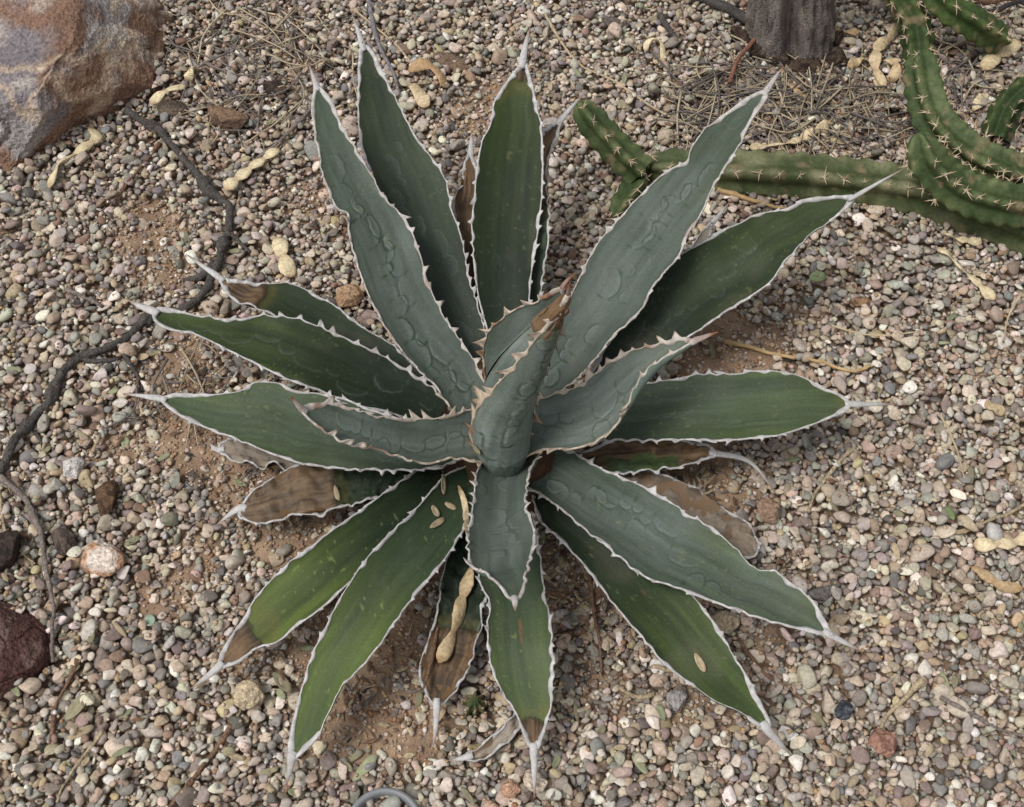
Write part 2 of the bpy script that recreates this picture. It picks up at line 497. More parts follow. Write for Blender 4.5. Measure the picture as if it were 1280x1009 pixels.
# drop stones that later ones buried completely
vis = np.zeros(len(st))
for i, (x, y, z, a, b, c, th) in enumerate(st):
    i0, i1 = int((x - a - GX0) / GR), int((x + a - GX0) / GR) + 1
    j0, j1 = int((y - a - GY0) / GR), int((y + a - GY0) / GR) + 1
    X = hx[i0:i1, None] - x; Y = hy[None, j0:j1] - y
    e = ((X * math.cos(th) + Y * math.sin(th)) / a) ** 2 + ((-X * math.sin(th) + Y * math.cos(th)) / b) ** 2
    inn = e < 1
    top = z + c * np.sqrt(np.maximum(1 - e, 0))
    vis[i] = ((HF[i0:i1, j0:j1] - top)[inn] < 0.0012).mean() if inn.any() else 0
st = st[vis > 0.13]; vis = vis[vis > 0.13]
print('stones kept', len(st))

def hf(x, y, r=0.0):
    """top of the gravel at a point (mean within r)"""
    i, j = int((x - GX0) / GR), int((y - GY0) / GR)
    k = int(r / GR)
    if i - k < 0 or j - k < 0 or i + k >= nx or j + k >= ny: return 0.012
    return float(HF[i - k:i + k + 1, j - k:j + k + 1].mean())

def lay(uvs, n, lift, win=0.004, z0=0.014, settle=9):
    """trace in pixels -> a line resting on the gravel (locally smoothed height)"""
    c = P(*np.array(uvs, float).T, z0)
    c = spline(c, n)
    z = np.array([hf(x, y, win) for x, y, _ in c])
    k = max(1, min(settle, n // 2 * 2 - 1))
    zp = np.pad(z, k // 2, mode='edge'); zs = np.convolve(zp, np.ones(k) / k, 'valid')[:n]
    c[:, 2] = np.maximum(zs, z * .5 + zs * .5) + lift
    return c

def stone_batch(S, sub, rng):
    bv, bf = ico(sub); n, m = len(S), len(bv)
    p = np.repeat(bv[None], n, 0)
    for k in range(9):
        d = unit(rng.normal(size=(n, 3))); h = rng.uniform(.42, .95, (n, 1))
        ex = np.maximum((p * d[:, None]).sum(-1) - h, 0)
        p = p - (ex * .85)[..., None] * d[:, None]
    for k in range(4):
        d = rng.normal(size=(n, 3)) * 2.2; ph = rng.uniform(0, 6.28, (n, 1))
        p = p * (1 + 0.045 * np.sin((p * d[:, None]).sum(-1) + ph))[..., None]
    p = p * S[:, None, 3:6] * 1.2
    tx, ty = rng.normal(0, .22, n), rng.normal(0, .22, n)
    z = p[..., 2] + p[..., 0] * tx[:, None] + p[..., 1] * ty[:, None]
    th = S[:, 6]
    x = p[..., 0] * np.cos(th)[:, None] - p[..., 1] * np.sin(th)[:, None]
    y = p[..., 0] * np.sin(th)[:, None] + p[..., 1] * np.cos(th)[:, None]
    p = np.stack([x, y, z], -1)
    f = (bf[None] + (np.arange(n) * m)[:, None, None])
    return p, f.reshape(-1, 3), bf

cidx = RNG.choice(len(PAL), len(st), p=PW_)
def muted(c, k=.62):
    g = c.mean(-1, keepdims=True); return (g + (c - g) * k) * np.array([1.03, 1.0, .955])
base = (.80 * muted(lin(np.array([PAL[i][1] for i in cidx]))) + .20 * lin((180, 166, 152))) * 1.08 * RNG.uniform(.72, 1.15, (len(st), 1)) * (1 + RNG.normal(0, .035, (len(st), 3)))

# ------------------------------------------------------------------ the agave's leaves: traced margins (photo pixels), heights in metres
# L / R margins from base to spine base; z heights along the leaf; sb spine base, tip with its height
LV = [
 dict(k='V', L=[(545,480),(521,458),(491,431),(457,411),(428,388),(398,371),(364,354),(324,354),(290,350)], R=[(520,505),(480,470),(440,440),(400,425),(360,408),(337,392),(303,381),(283,365)],
      z=[.035,.05,.063,.072,.078], sb=(273,346), tip=(233,318), zt=.08, bloom=.1, yel=.1, dark=.6, dead=.80, teeth=.8),
 dict(k='D', L=[(640,430),(640,371),(645,330),(650,290),(655,240),(660,200),(668,175),(685,158)], R=[(672,430),(676,371),(681,337),(686,297),(688,260),(686,236),(686,202),(697,168)],
      z=[.05,.075,.1,.11,.12], sb=(702,150), tip=(729,118), zt=.125, bloom=.2, yel=.1, dark=.4, dead=.62, teeth=1),
 dict(k='E', L=[(585,440),(582,380),(578,330),(572,290),(566,262),(573,236),(580,205)], R=[(610,440),(608,380),(605,330),(603,290),(602,255),(600,230),(594,205)],
      z=[.04,.055,.075,.085,.09], sb=(588,190), tip=(589,163), zt=.095, bloom=0, yel=0, dark=.6, dead=.0, teeth=1, crumple=.004),
 dict(k='J', L=[(690,560),(724,563),(777,550),(833,549),(882,556)], R=[(690,600),(740,594),(787,589),(819,591),(847,584),(888,573)],
      z=[.035,.05,.06,.055,.05], sb=(896,567), tip=(973,620), tipmid=(940,578), zt=.02, bloom=.1, yel=.5, dark=.3, dead=.0, deadgreen=(.35,.72,-.1,1.0), teeth=.9, crumple=.005),
 dict(k='K', L=[(690,575),(760,580),(826,593),(875,614),(903,635),(935,655)], R=[(670,610),(740,625),(800,650),(860,680),(900,690),(940,700)],
      z=[.03,.042,.045,.04,.03], sb=(950,684), tip=(958,696), zt=.022, bloom=0, yel=0, dark=.4, dead=.0, teeth=.4, crumple=.010, greydead=.6),
 dict(k='R', L=[(520,560),(480,570),(430,572),(395,575),(365,584),(331,604),(314,616)], R=[(510,600),(490,609),(463,627),(422,636),(382,640),(348,650),(321,654),(300,645)],
      z=[.04,.052,.055,.048,.04], sb=(299,636), tip=(270,657), zt=.03, bloom=.15, yel=.1, dark=.5, dead=.42, teeth=.5, crumple=.006, greydead=.2),
 dict(k='Y', L=[(585,640),(570,670),(557,700),(547,749),(537,796),(527,826),(525,850)], R=[(612,650),(612,700),(608,749),(598,790),(587,832),(572,858),(557,873)],
      z=[.04,.048,.046,.038,.028], sb=(545,884), tip=(541,935), zt=.018, bloom=.1, yel=.1, dark=.8, dead=.58, teeth=.4, crumple=.006),
 dict(k='Zd', L=[(650,880),(630,905),(600,935),(585,941)], R=[(655,905),(640,925),(615,942),(590,949)], z=[.024,.024,.024,.022], sb=(580,946), tip=(560,951), zt=.02,
      bloom=0, yel=0, dark=.3, dead=.0, teeth=.2, crumple=.003, greydead=1, lead=True),
 dict(k='Sd', L=[(380,575),(340,555),(310,548),(280,552)], R=[(380,590),(340,585),(300,578),(280,570)], z=[.04,.035,.03,.024], sb=(272,560), tip=(262,552), zt=.022,
      bloom=0, yel=0, dark=.3, dead=.0, teeth=.6, crumple=.006, greydead=.8),
 dict(k='Gd', L=[(840,330),(860,312),(872,296),(882,284)], R=[(850,345),(878,318),(886,302),(891,287)], z=[.05,.045,.04,.04], sb=(889,280), tip=(912,252), zt=.045,
      bloom=0, yel=0, dark=.3, dead=.0, teeth=.6, crumple=.003, greydead=1),
 dict(k='M', L=[(665,620),(675,652),(699,674),(731,709),(752,737),(780,772),(808,804),(833,832),(868,859),(895,878),(923,890),(945,905)], R=[(700,610),(740,640),(790,680),(830,712),(868,747),(896,783),(917,818),(933,845),(950,878),(962,903)],
      z=[.045,.07,.08,.07,.05], sb=(960,912), tip=(990,945), zt=.032, bloom=.12, yel=.5, dark=.5, dead=1.1, gapL=(.78,.93), teeth=.7, scar=True),
 dict(k='Q', L=[(545,570),(517,590),(483,614),(436,648),(395,678),(355,708),(324,742),(308,766),(287,798),(275,822)], R=[(575,620),(520,662),(480,695),(436,729),(409,755),(372,782),(345,803),(321,809),(304,823),(284,833)],
      z=[.045,.068,.075,.06,.04], sb=(270,835), tip=(238,861), zt=.026, bloom=.05, yel=.75, dark=.5, dead=.80, teeth=.6),
 dict(k='N', L=[(612,640),(600,690),(599,726),(611,753),(608,787),(612,827),(625,861),(640,885),(649,902),(657,925)], R=[(665,640),(675,690),(680,730),(687,770),(693,821),(691,871),(684,902),(675,930)],
      z=[.05,.07,.075,.06,.04], sb=(667,940), tip=(668,998), zt=.024, bloom=.22, yel=.75, dark=.0, dead=.86, teeth=.7, scar=True),
 dict(k='I', L=[(720,500),(760,492),(800,480),(850,473),(870,468),(917,466),(951,463),(992,468),(1025,482),(1049,493)], R=[(720,560),(757,552),(810,552),(867,551),(900,551),(965,546),(1012,532),(1052,516)],
      z=[.05,.075,.09,.09,.08], sb=(1066,505), tip=(1118,505), zt=.07, bloom=.3, yel=.45, dark=.05, dead=.985, teeth=.9, imp=.4),
 dict(k='G', L=[(735,470),(780,400),(820,345),(855,315),(882,301),(902,288),(925,279),(946,268),(979,262),(1006,249),(1040,246)], R=[(770,490),(800,460),(865,419),(899,396),(925,380),(963,353),(979,331),(1010,298),(1033,281),(1060,258)],
      z=[.055,.09,.115,.135,.15], sb=(1070,245), tip=(1132,210), zt=.155, bloom=.08, yel=.25, dark=.75, dead=1.1, gapR=(.76,.88), teeth=.6, imp=.35, rr=-.012),
 dict(k='U', L=[(560,500),(528,474),(491,451),(447,430),(408,411),(374,398),(327,393),(297,398),(243,393),(205,385)], R=[(545,535),(500,520),(450,508),(424,502),(398,488),(361,475),(324,457),(280,435),(243,418),(216,414),(195,402)],
      z=[.055,.08,.1,.105,.105], sb=(190,388), tip=(160,375), zt=.1, bloom=.08, yel=.35, dark=.7, dead=1.1, teeth=1, imp=.4),
 dict(k='B', L=[(575,450),(548,410),(515,350),(490,300),(470,245),(458,202),(451,182),(448,145),(448,101),(449,75)], R=[(615,440),(605,408),(598,381),(590,357),(584,330),(578,300),(566,263),(559,229),(545,202),(517,165),(491,115),(466,66)],
      z=[.06,.09,.12,.15,.18], sb=(452,55), tip=(440,18), zt=.19, bloom=.2, yel=.15, dark=.75, dead=1.1, teeth=.8, imp=.5),
 dict(k='C', L=[(615,450),(606,408),(597,364),(593,337),(589,286),(593,243),(596,209),(603,175),(613,155),(619,125),(632,105),(644,89)], R=[(655,450),(660,400),(662,371),(666,334),(673,286),(678,236),(679,192),(677,155),(670,125),(663,100),(660,88)],
      z=[.06,.085,.115,.15,.18], sb=(654,76), tip=(663,34), zt=.19, bloom=.05, yel=.25, dark=.75, dead=.93, teeth=.7, imp=.15),
 dict(k='S', L=[(585,530),(540,530),(490,520),(457,510),(430,498),(398,492),(371,489),(347,479),(317,479),(297,490),(250,493),(220,493)], R=[(590,570),(542,586),(491,589),(454,588),(414,586),(371,578),(324,561),(276,543),(243,529),(216,514)],
      z=[.055,.075,.09,.09,.085], sb=(199,498), tip=(153,492), zt=.08, bloom=.3, yel=.35, dark=.1, dead=1.1, teeth=.8, imp=.25),
 dict(k='P', L=[(590,580),(560,592),(540,612),(517,638),(493,661),(476,678),(453,705),(429,742),(409,779),(389,820),(377,863),(368,897),(362,932)], R=[(605,625),(590,648),(577,668),(550,708),(513,752),(483,796),(456,830),(430,857),(416,883),(406,902),(398,920),(372,946)],
      z=[.05,.078,.085,.07,.05], sb=(362,950), tip=(357,981), zt=.03, bloom=.12, yel=.85, dark=.1, dead=1.1, gapR=(.75,.88), teeth=.5, imp=.1),
 dict(k='L', L=[(660,610),(675,618),(699,635),(727,660),(766,691),(801,719),(840,733),(868,744),(917,762),(956,776),(998,786),(1028,793)], R=[(690,555),(717,565),(752,586),(801,607),(833,624),(861,642),(896,663),(928,691),(945,709),(966,712),(988,726),(1016,751),(1034,783)],
      z=[.055,.085,.1,.1,.1], sb=(1040,795), tip=(1077,814), zt=.095, bloom=.52, yel=.35, dark=.15, dead=1.1, gapR=(.60,.76), teeth=.8, imp=.8, flip=True),
 dict(k='A', L=[(590,545),(567,517),(545,485),(528,468),(505,443),(484,414),(469,386),(456,357),(444,324),(436,293),(434,268),(420,258),(400,209),(391,150),(391,125)], R=[(618,500),(602,468),(592,448),(575,424),(559,401),(545,374),(533,347),(525,318),(508,276),(484,249),(461,212),(431,162),(417,131),(403,113)],
      z=[.065,.1,.14,.175,.2], sb=(395,105), tip=(385,77), zt=.21, bloom=.62, yel=.2, dark=.3, dead=1.1, teeth=.9, imp=1, young=.25),
 dict(k='F', L=[(645,510),(665,470),(685,425),(707,382),(720,357),(743,311),(770,277),(794,251),(807,238),(835,213),(858,202),(863,188),(880,162),(906,143),(930,125),(948,116)], R=[(668,505),(697,492),(720,475),(744,449),(767,422),(804,387),(811,369),(828,345),(848,321),(861,291),(875,271),(895,230),(908,210),(923,186),(939,152),(956,126)],
      z=[.065,.1,.135,.165,.19], sb=(960,112), tip=(980,83), zt=.2, bloom=.62, yel=.12, dark=.25, dead=1.1, teeth=.8, imp=1, young=.25),
 dict(k='O', L=[(605,570),(598,586),(594,600),(592,626),(588,652),(583,677),(588,708),(604,716),(625,732),(634,745)], R=[(675,565),(670,575),(662,592),(659,617),(662,643),(667,660),(669,680),(664,702),(655,735),(650,746)],
      z=[.075,.11,.145,.175,.195], sb=(643,750), tip=(644,764), zt=.2, bloom=.7, yel=.1, dark=.05, dead=1.1, teeth=1.1, imp=.6, young=.15, chan=.28),
 dict(k='T', L=[(625,535),(605,515),(586,513),(569,517),(540,523),(522,523),(491,523),(457,515),(424,505),(393,504)], R=[(640,575),(612,578),(565,574),(545,578),(525,580),(491,570),(470,563),(445,558),(427,553),(404,539),(390,527)],
      mid=[(632,555),(608,548),(575,550),(540,558),(510,560),(480,557),(455,550),(430,540),(405,530),(385,519)], zmid=-.006, th=.004,
      z=[.08,.105,.13,.16,.185], sb=(374,511), tip=(362,497), zt=.195, bloom=.75, yel=.1, dark=.05, dead=1.1, teeth=1.2, imp=.7, young=.6),
 dict(k='H', L=[(640,520),(673,498),(703,490),(727,480),(747,465),(778,443),(810,432),(848,423)], R=[(630,580),(656,571),(683,562),(727,561),(751,549),(772,530),(786,505),(796,482),(814,459),(850,437)],
      mid=[(635,555),(663,540),(705,535),(745,522),(780,498),(806,472),(832,449),(858,433)], zmid=-.006, th=.004,
      z=[.08,.105,.13,.16,.185], sb=(872,425), tip=(898,415), zt=.2, bloom=.75, yel=.1, dark=.05, dead=1.1, teeth=1.2, imp=.7, young=.7),
 dict(k='X', L=[(612,540),(604,500),(605,474),(604,444),(608,419),(622,402),(644,387),(671,375),(690,364)], R=[(650,560),(668,520),(672,490),(680,462),(690,440),(700,415),(706,395),(708,375)],
      mid=[(632,540),(640,490),(650,460),(662,435),(675,415),(690,395),(700,378)], zmid=-.004, th=.003,
      z=[.085,.13,.175,.22,.26], sb=(705,358), tip=(720,341), zt=.275, bloom=.8, yel=.05, dark=.05, dead=1.1, teeth=1.2, imp=.3, young=.9),
]
LABEL = dict(V='leaf with a withered brown tip', D='narrow leaf with brown dried end', E='dead brown leaf', J='half dead brown leaf with a bent pale spine', K='dead curled brown leaf',
             R='leaf with a large brown dead patch', Y='dying leaf with a brown end', Zd='dead grey shrivelled leaf', Sd='dead grey shrivelled leaf', Gd='dead grey shrivelled leaf',
             Q='green leaf with grey-brown dead tip', N='green leaf with brown dried tip', O='short blue-green leaf with white tip')

agave = empty('agave', (CX, CY, 0))
tag(agave, 'large green agave rosette with white toothed leaf margins growing from the gravel', 'agave')
AO = np.array([CX, CY, 0])

BLOOM, GREEN, DARK, YEL = lin((104, 113, 109)), lin((46, 62, 35)), lin((22, 33, 20)), lin((84, 99, 45))
BROWN1, BROWN2, GREYD = lin((112, 86, 58)), lin((58, 44, 32)), lin((150, 140, 128))
HORN, TAN, HBROWN = lin((190, 188, 187)), lin((196, 172, 140)), lin((128, 86, 62))

def normals_grid(X):
    du = np.gradient(X, axis=0); dv = np.gradient(X, axis=1)
    return unit(np.cross(du, dv))

def sheet(name, X, q, seed, spine=None, edges=(True, True), label=None, thick=.008, axis=None):
    """a leaf blade from a grid X (stations x across): top face with relief, under face, horny margins and spine"""
    rng = np.random.default_rng(seed)
    N, M = X.shape[:2]
    s = np.linspace(-1, 1, M)[None, :]; t = np.linspace(0, 1, N)[:, None]
    n = normals_grid(X)
    if axis is not None: flip = (n * (X - axis[:, None])).sum(-1).mean() < 0      # rolled leaf: the outer face shows
    else: flip = (n * (CAM - X)).sum(-1).mean() < 0
    if flip: n = -n
    seg = np.linalg.norm(np.diff(X[:, M // 2], axis=0), axis=1)
    yl = np.r_[0, np.cumsum(seg)][:, None]; Ln = yl[-1, 0]
    hw = np.linalg.norm(X[:, -1] - X[:, 0], axis=-1)[:, None] / 2
    ac = np.concatenate([np.zeros((N, 1)), np.cumsum(np.linalg.norm(np.diff(X, axis=1), axis=-1), 1)], 1)
    hw = ac[:, -1:] / 2
    xm, ym = ac - hw, yl + 0 * s
    pm_ = np.stack([xm, ym, 0 * xm + seed * 3.1], -1)
    disp = 0.0010 * (fbm(pm_ * 40, seed, 3) - .5)
    bloom = q['bloom'] * np.clip(0.55 + 0.9 * fbm(pm_ * np.array([45, 22, 1]), seed + 1, 3), 0, 1.25)
    bloom = bloom * (.62 + .76 * fbm(pm_ * np.array([150, 34, 1]), seed + 4, 4)) * (1 - .35 * smooth(.55, 1, t)) * (1 - .25 * np.abs(s) ** 4)
    yel = q['yel'] * 1.15 * smooth(.2, .7, t) * np.clip(2.6 * fbm(pm_ * np.array([120, 12, 1]), seed + 2, 4) - .35, 0, 1.6) * (0.6 + .4 * np.abs(s))
    dark = q['dark'] * (0.7 + .6 * fbm(pm_ * 30, seed + 3, 2)) * (1 - .5 * smooth(.5, .95, t) * q['yel'])
    # bud imprints: chains of scalloped arcs left by the margins of neighbouring leaves
    imp = q.get('imp', 0); line = np.zeros_like(xm); cusp = np.zeros_like(xm); inside = np.zeros_like(xm); rim = np.zeros_like(xm)
    if imp > 0:
        chains = [(-.30 + rng.normal(0, .06), 1), (.30 + rng.normal(0, .06), -1)] if imp > .5 else [(rng.normal(0, .2), 1)]
        for a0, side in q.get('chains', chains):
            y = Ln * rng.uniform(.02, .08); y1 = Ln * rng.uniform(.62, .85)
            while y < y1:
                l = rng.uniform(.009, .030)
                if rng.uniform() < .72:
                    x0 = hw * (a0 + rng.normal(0, .10) + .25 * np.sin(y * 40 + seed)); amp = rng.uniform(.25, .75) * min(l, .018)
                    qq = (ym - y) / l
                    m_ = (qq > 0) & (qq < 1)
                    warp = (fbm(pm_ * 180, seed + 8, 2) - .5) * .003
                    cur = x0 + side * amp * np.sqrt(np.maximum(1 - (2 * qq - 1) ** 2, 0)) ** .8 + warp
                    d = (xm - cur) * side
                    st_ = imp * rng.uniform(.5, 1)
                    sl = np.clip(1 / np.sqrt(np.maximum(1 - (2 * qq - 1) ** 2, .08)), 1, 2.2)
                    line = np.maximum(line, m_ * st_ * np.exp(-(d / (.00055 * sl)) ** 2))
                    rim = np.maximum(rim, m_ * st_ * np.exp(-((d - .0014) / (.0010 * sl)) ** 2))
                    inside = np.maximum(inside, m_ * st_ * smooth(.0006, -.0006, d) * smooth(-.008, -.001, d))
                    cu = np.exp(-((ym - y) / .0012) ** 2) * smooth(.006, 0, np.abs(xm - x0 + side * .002))
                    cusp = np.maximum(cusp, cu * st_)
                y += l
    trans = (fbm(pm_ * np.array([20, 260, 1]), seed + 12, 2) - .5)
    disp = disp + 0.0007 * inside + .0003 * line - 0.0008 * cusp + .00025 * trans * imp
    lo = lambda a, b, w: a * (1 - w[..., None]) + b * w[..., None]
    w1 = np.clip(dark * 1.25, 0, 1)
    col = lo(np.broadcast_to(GREEN, X.shape), DARK, w1)
    col = lo(col, YEL, np.clip(yel, 0, .95))
    col = lo(col, BLOOM * (1 + .45 * max(0, q.get('young', 0) - .2) + (.15 if q.get('axis') else 0)), np.clip(bloom + .16 * inside, 0, 1))
    col = lo(col, lin((158, 174, 166)), np.clip(.32 * line, 0, 1))
    col = lo(col, lin((44, 60, 46)), np.clip(.8 * rim, 0, 1))
    col = lo(col, lin((48, 70, 38)), np.clip(.9 * cusp, 0, 1))
    spots = smooth(.86, .93, vnoise(pm_ * 330, seed + 20)) * smooth(.5, .7, vnoise(pm_ * 40, seed + 21))
    col = lo(col, lin((150, 160, 96)), np.clip(spots * (.25 + q['yel']) * .3, 0, .35))
    col = col * (0.70 + .60 * fbm(pm_ * np.array([300, 12, 1]), seed + 22, 3))[..., None] * (.85 + .3 * fbm(pm_ * np.array([30, 18, 1]), seed + 23, 3))[..., None]
    dust = smooth(.60, .8, fbm(pm_ * np.array([34, 20, 1]) + 7, seed + 24, 4)) * .22 + smooth(.9, .95, vnoise(pm_ * 520, seed + 25)) * .25
    col = lo(col, lin((150, 142, 126)), np.clip(dust * (.4 + q['bloom'] * .3), 0, 1))
    # withered tissue
    wob = fbm(pm_ * np.array([60, 60, 1]), seed + 30, 3)
    dz = q.get('dead', 1.1)
    deadm = smooth(-.01, .012, t - dz + (wob - .5) * .10)
    if q.get('deadgreen'):
        a, b, c_, d_ = q['deadgreen']
        deadm = deadm * (1 - smooth(a - .08, a, t + 0 * s) * smooth(b + .08, b, t + 0 * s) * smooth(c_ - .2, c_ + .2, s + (wob - .5)))
    if q.get('scar'):
        sc = smooth(.14, .05, np.abs(s - .05 - .1 * (wob - .5)) + .05 * np.abs(np.sin(t * 40))) * smooth(.3, .4, t) * smooth(.72, .6, t) * smooth(.4, .6, fbm(pm_ * 60, seed + 33, 2))
        deadm = np.maximum(deadm, sc * .8)
    fib = fbm(pm_ * np.array([420, 30, 1]), seed + 31, 3)
    bro = lo(np.broadcast_to(BROWN2, X.shape), BROWN1, smooth(.3, .7, .5 * fib + .5 * wob))
    bro = lo(bro, GREYD, np.clip(q.get('greydead', 0.12) * (.5 + fib), 0, 1))
    edge_dark = np.exp(-((t - dz + (wob - .5) * .10) / .02) ** 2)
    if 0 < dz < 1: col = lo(col, lin((112, 102, 54)), .28 * np.exp(-((t - dz + .035 + (wob - .5) * .10) / .03) ** 2))
    col = lo(col, bro, deadm)
    if dz > 0: col = col * (1 - .45 * edge_dark * (deadm > .1))[..., None]
    cr = q.get('crumple', 0)
    disp = disp + deadm * ((fib - .5) * .0028 + (wob - .5) * .008)
    if cr: disp = disp + cr * (fbm(pm_ * 70, seed + 34, 3) - .5) * 2 * (.4 + np.abs(s))
    top = X + n * disp[..., None]
    prof = np.clip(1 - s ** 2, 0, 1) ** .6 * (1 - .75 * t) + .0
    und = X - n * (thick * prof + .0007)[..., None]
    k1, k2 = 4, 4
    iu = np.unique(np.r_[np.arange(0, N, k1), N - 1]); ju = np.unique(np.r_[np.arange(0, M, k2), M - 1])
    und_v = und[np.ix_(iu, ju)]
    und_c = np.clip(col[np.ix_(iu, ju)] * .3 + .7 * lo(np.broadcast_to(lin((96, 114, 104)), X.shape), BROWN1, deadm)[np.ix_(iu, ju)], 0, 1)
    f1 = gridfaces(N, M); f2 = gridfaces(len(iu), len(ju))[:, ::-1]
    if flip: f1 = f1[:, ::-1]; f2 = f2[:, ::-1]
    v, fs, cc = join([(top.reshape(-1, 3) - AO, f1, col.reshape(-1, 3)), (und_v.reshape(-1, 3) - AO, f2, und_c.reshape(-1, 3))])
    lf = obj('leaf', mesh('leaf', v, fs, cc), M_LEAF, agave)
    if label: lf['label'] = label
    # horny margins with teeth
    young = q.get('young', 0)
    for side, on in ((0, edges[0]), (-1, edges[1])):
        if not on: continue
        e = top[:, side]; nn = n[:, side]
        inn = top[:, 3 if side == 0 else -4]
        l = np.r_[0, np.cumsum(np.linalg.norm(np.diff(e, axis=0), axis=1))]
        ns = int(l[-1] / .0008) + 2
        ss = np.linspace(0, l[-1], ns)
        ip = lambda a: np.stack([np.interp(ss, l, a[:, k]) for k in range(3)], -1)
        e_, n_, i_ = ip(e), unit(ip(nn)), ip(inn)
        tan = unit(np.gradient(e_, axis=0))
        o_ = e_ - i_; o_ = unit(o_ - tan * (o_ * tan).sum(-1, keepdims=True)); n_ = unit(np.cross(tan, o_)) * np.sign((np.cross(tan, o_) * n_).sum(-1, keepdims=True))
        tt = ss / l[-1]
        wi = .0002 + .0030 * vnoise(np.stack([ss * 110, ss * 0 + seed, ss * 0 + side], -1), 3) ** 1.8 + .0022 * smooth(.80, 1, tt) * (1 - q.get('crumple', 0) * 60)
        wi = np.maximum(wi, .0006)
        wo = .0001 + .0009 * vnoise(np.stack([ss * 170, ss * 0 + seed, ss * 0 + side + 5], -1), 4) + .0006 * smooth(.75, 1, tt)
        hook = np.zeros(ns); lift = np.zeros(ns); toothy = np.zeros(ns)
        tl = q['tpos'][0 if side == 0 else 1] if 'tpos' in q else tooth_list(l[-1], young, rng)
        for fr in tl:
            p = fr * l[-1]
            hgt = (rng.uniform(.0045, .0088) if rng.uniform() < .6 else rng.uniform(.0015, .004)) * q.get('teeth', 1) * (1 - .5 * fr) * (1.2 if young > .4 else 1)
            bw = hgt * rng.uniform(.32, .6) + .0012
            pr = np.clip(1 - np.abs(ss - p) / bw, 0, 1) ** 1.35
            wo = np.maximum(wo, pr * hgt + .0005); toothy = np.maximum(toothy, pr)
            hk = rng.normal(.3 if fr < .5 else -.5, .55); hook = np.where(pr > 0, hk * hgt * pr, hook); lift = np.where(pr > 0, rng.normal(.1, .35) * hgt * pr, lift)
        gp = q.get('gapL' if side == 0 else 'gapR')
        th = .0009 + 0 * ss
        if gp:
            g_ = smooth(gp[0] - .012, gp[0], tt) * smooth(gp[1] + .012, gp[1], tt)
            wo = wo * (1 - g_) - .0006 * g_; wi = wi * (1 - g_) + .001 * g_; th = th * (1 - .85 * g_)
        wave = .0008 * (vnoise(np.stack([ss * 120, ss * 0, ss * 0 + seed + side], -1), 9) - .5)
        sec = [(-wi, .0004 + 0 * ss), (-wi * .4, th), (wo * .45, th * (1 - .5 * toothy)), (wo, lift + wave), (wo * .45, -th * (1 - .5 * toothy)), (-wi * .4, -th), (-wi, -.0004 + 0 * ss)]
        R_ = np.stack([e_ + o_ * a[:, None] + n_ * b[:, None] + tan * (hook * np.clip(a / np.maximum(wo, 1e-5), 0, 1))[:, None] for a, b in sec], 1)
        f_ = gridfaces(ns, len(sec), True)
        if (side == 0) != flip: f_ = f_[:, ::-1]
        hc = lo(np.broadcast_to(HORN, (ns, 3)), TAN, np.clip(young * (1 - .6 * tt) + .25 * smooth(.2, .0, tt), 0, 1))
        hc = hc * (.74 + .40 * vnoise(np.stack([ss * 300, ss * 0, ss * 0 + seed], -1), 12))[:, None]
        blot = smooth(.62, .8, fbm(np.stack([ss * 60, ss * 0, ss * 0 + seed + side], -1), 13, 2)) * (.15 + .75 * young)
        hc = lo(hc, HBROWN, np.clip(blot, 0, 1))
        rc = np.repeat(hc[:, None], len(sec), 1)
        rc[:, 3] = lo(rc[:, 3], lin((150, 118, 96)), np.clip(toothy * (.2 + .6 * young), 0, 1))
        obj('horny_margin', mesh('horny_margin', R_.reshape(-1, 3) - AO, f_, rc.reshape(-1, 3)), M_HORN, lf)
    if spine is not None:
        b0 = X[-1].mean(0); back = unit(X[-12].mean(0) - b0); wend = np.linalg.norm(X[-6, 0] - X[-6, -1]) / 2
        pts = [b0 + back * .007] + [np.asarray(p) for p in spine]
        c = spline(np.array(pts), 22)
        c = c + rng.normal(0, .0008, 3) * np.sin(np.linspace(0, 3, 22))[:, None]
        tt = np.linspace(0, 1, 22)
        r0 = min(max(wend, .0034), .0056)
        rad = r0 * (1 - tt) ** .8 * (1 - .25 * np.exp(-(tt / .1) ** 2)) + .00025
        v, f = tube(c, rad, 9, flat=.6, bump=.16, seed=seed, rough_scale=160)
        cc = lo(np.broadcast_to(HORN * .95, (22, 3)), HBROWN, np.clip(smooth(.55, 1, tt) * .8 + young * .8 * smooth(0, .3, tt), 0, 1))
        cc = np.vstack([np.repeat(cc, 9, 0), cc[:1], cc[-1:]])
        cc = cc * (.85 + .3 * fbm(v * 300, seed, 2))[:, None]
        obj('terminal_spine', mesh('terminal_spine', v - AO, f, cc), M_HORN, lf)
    return lf

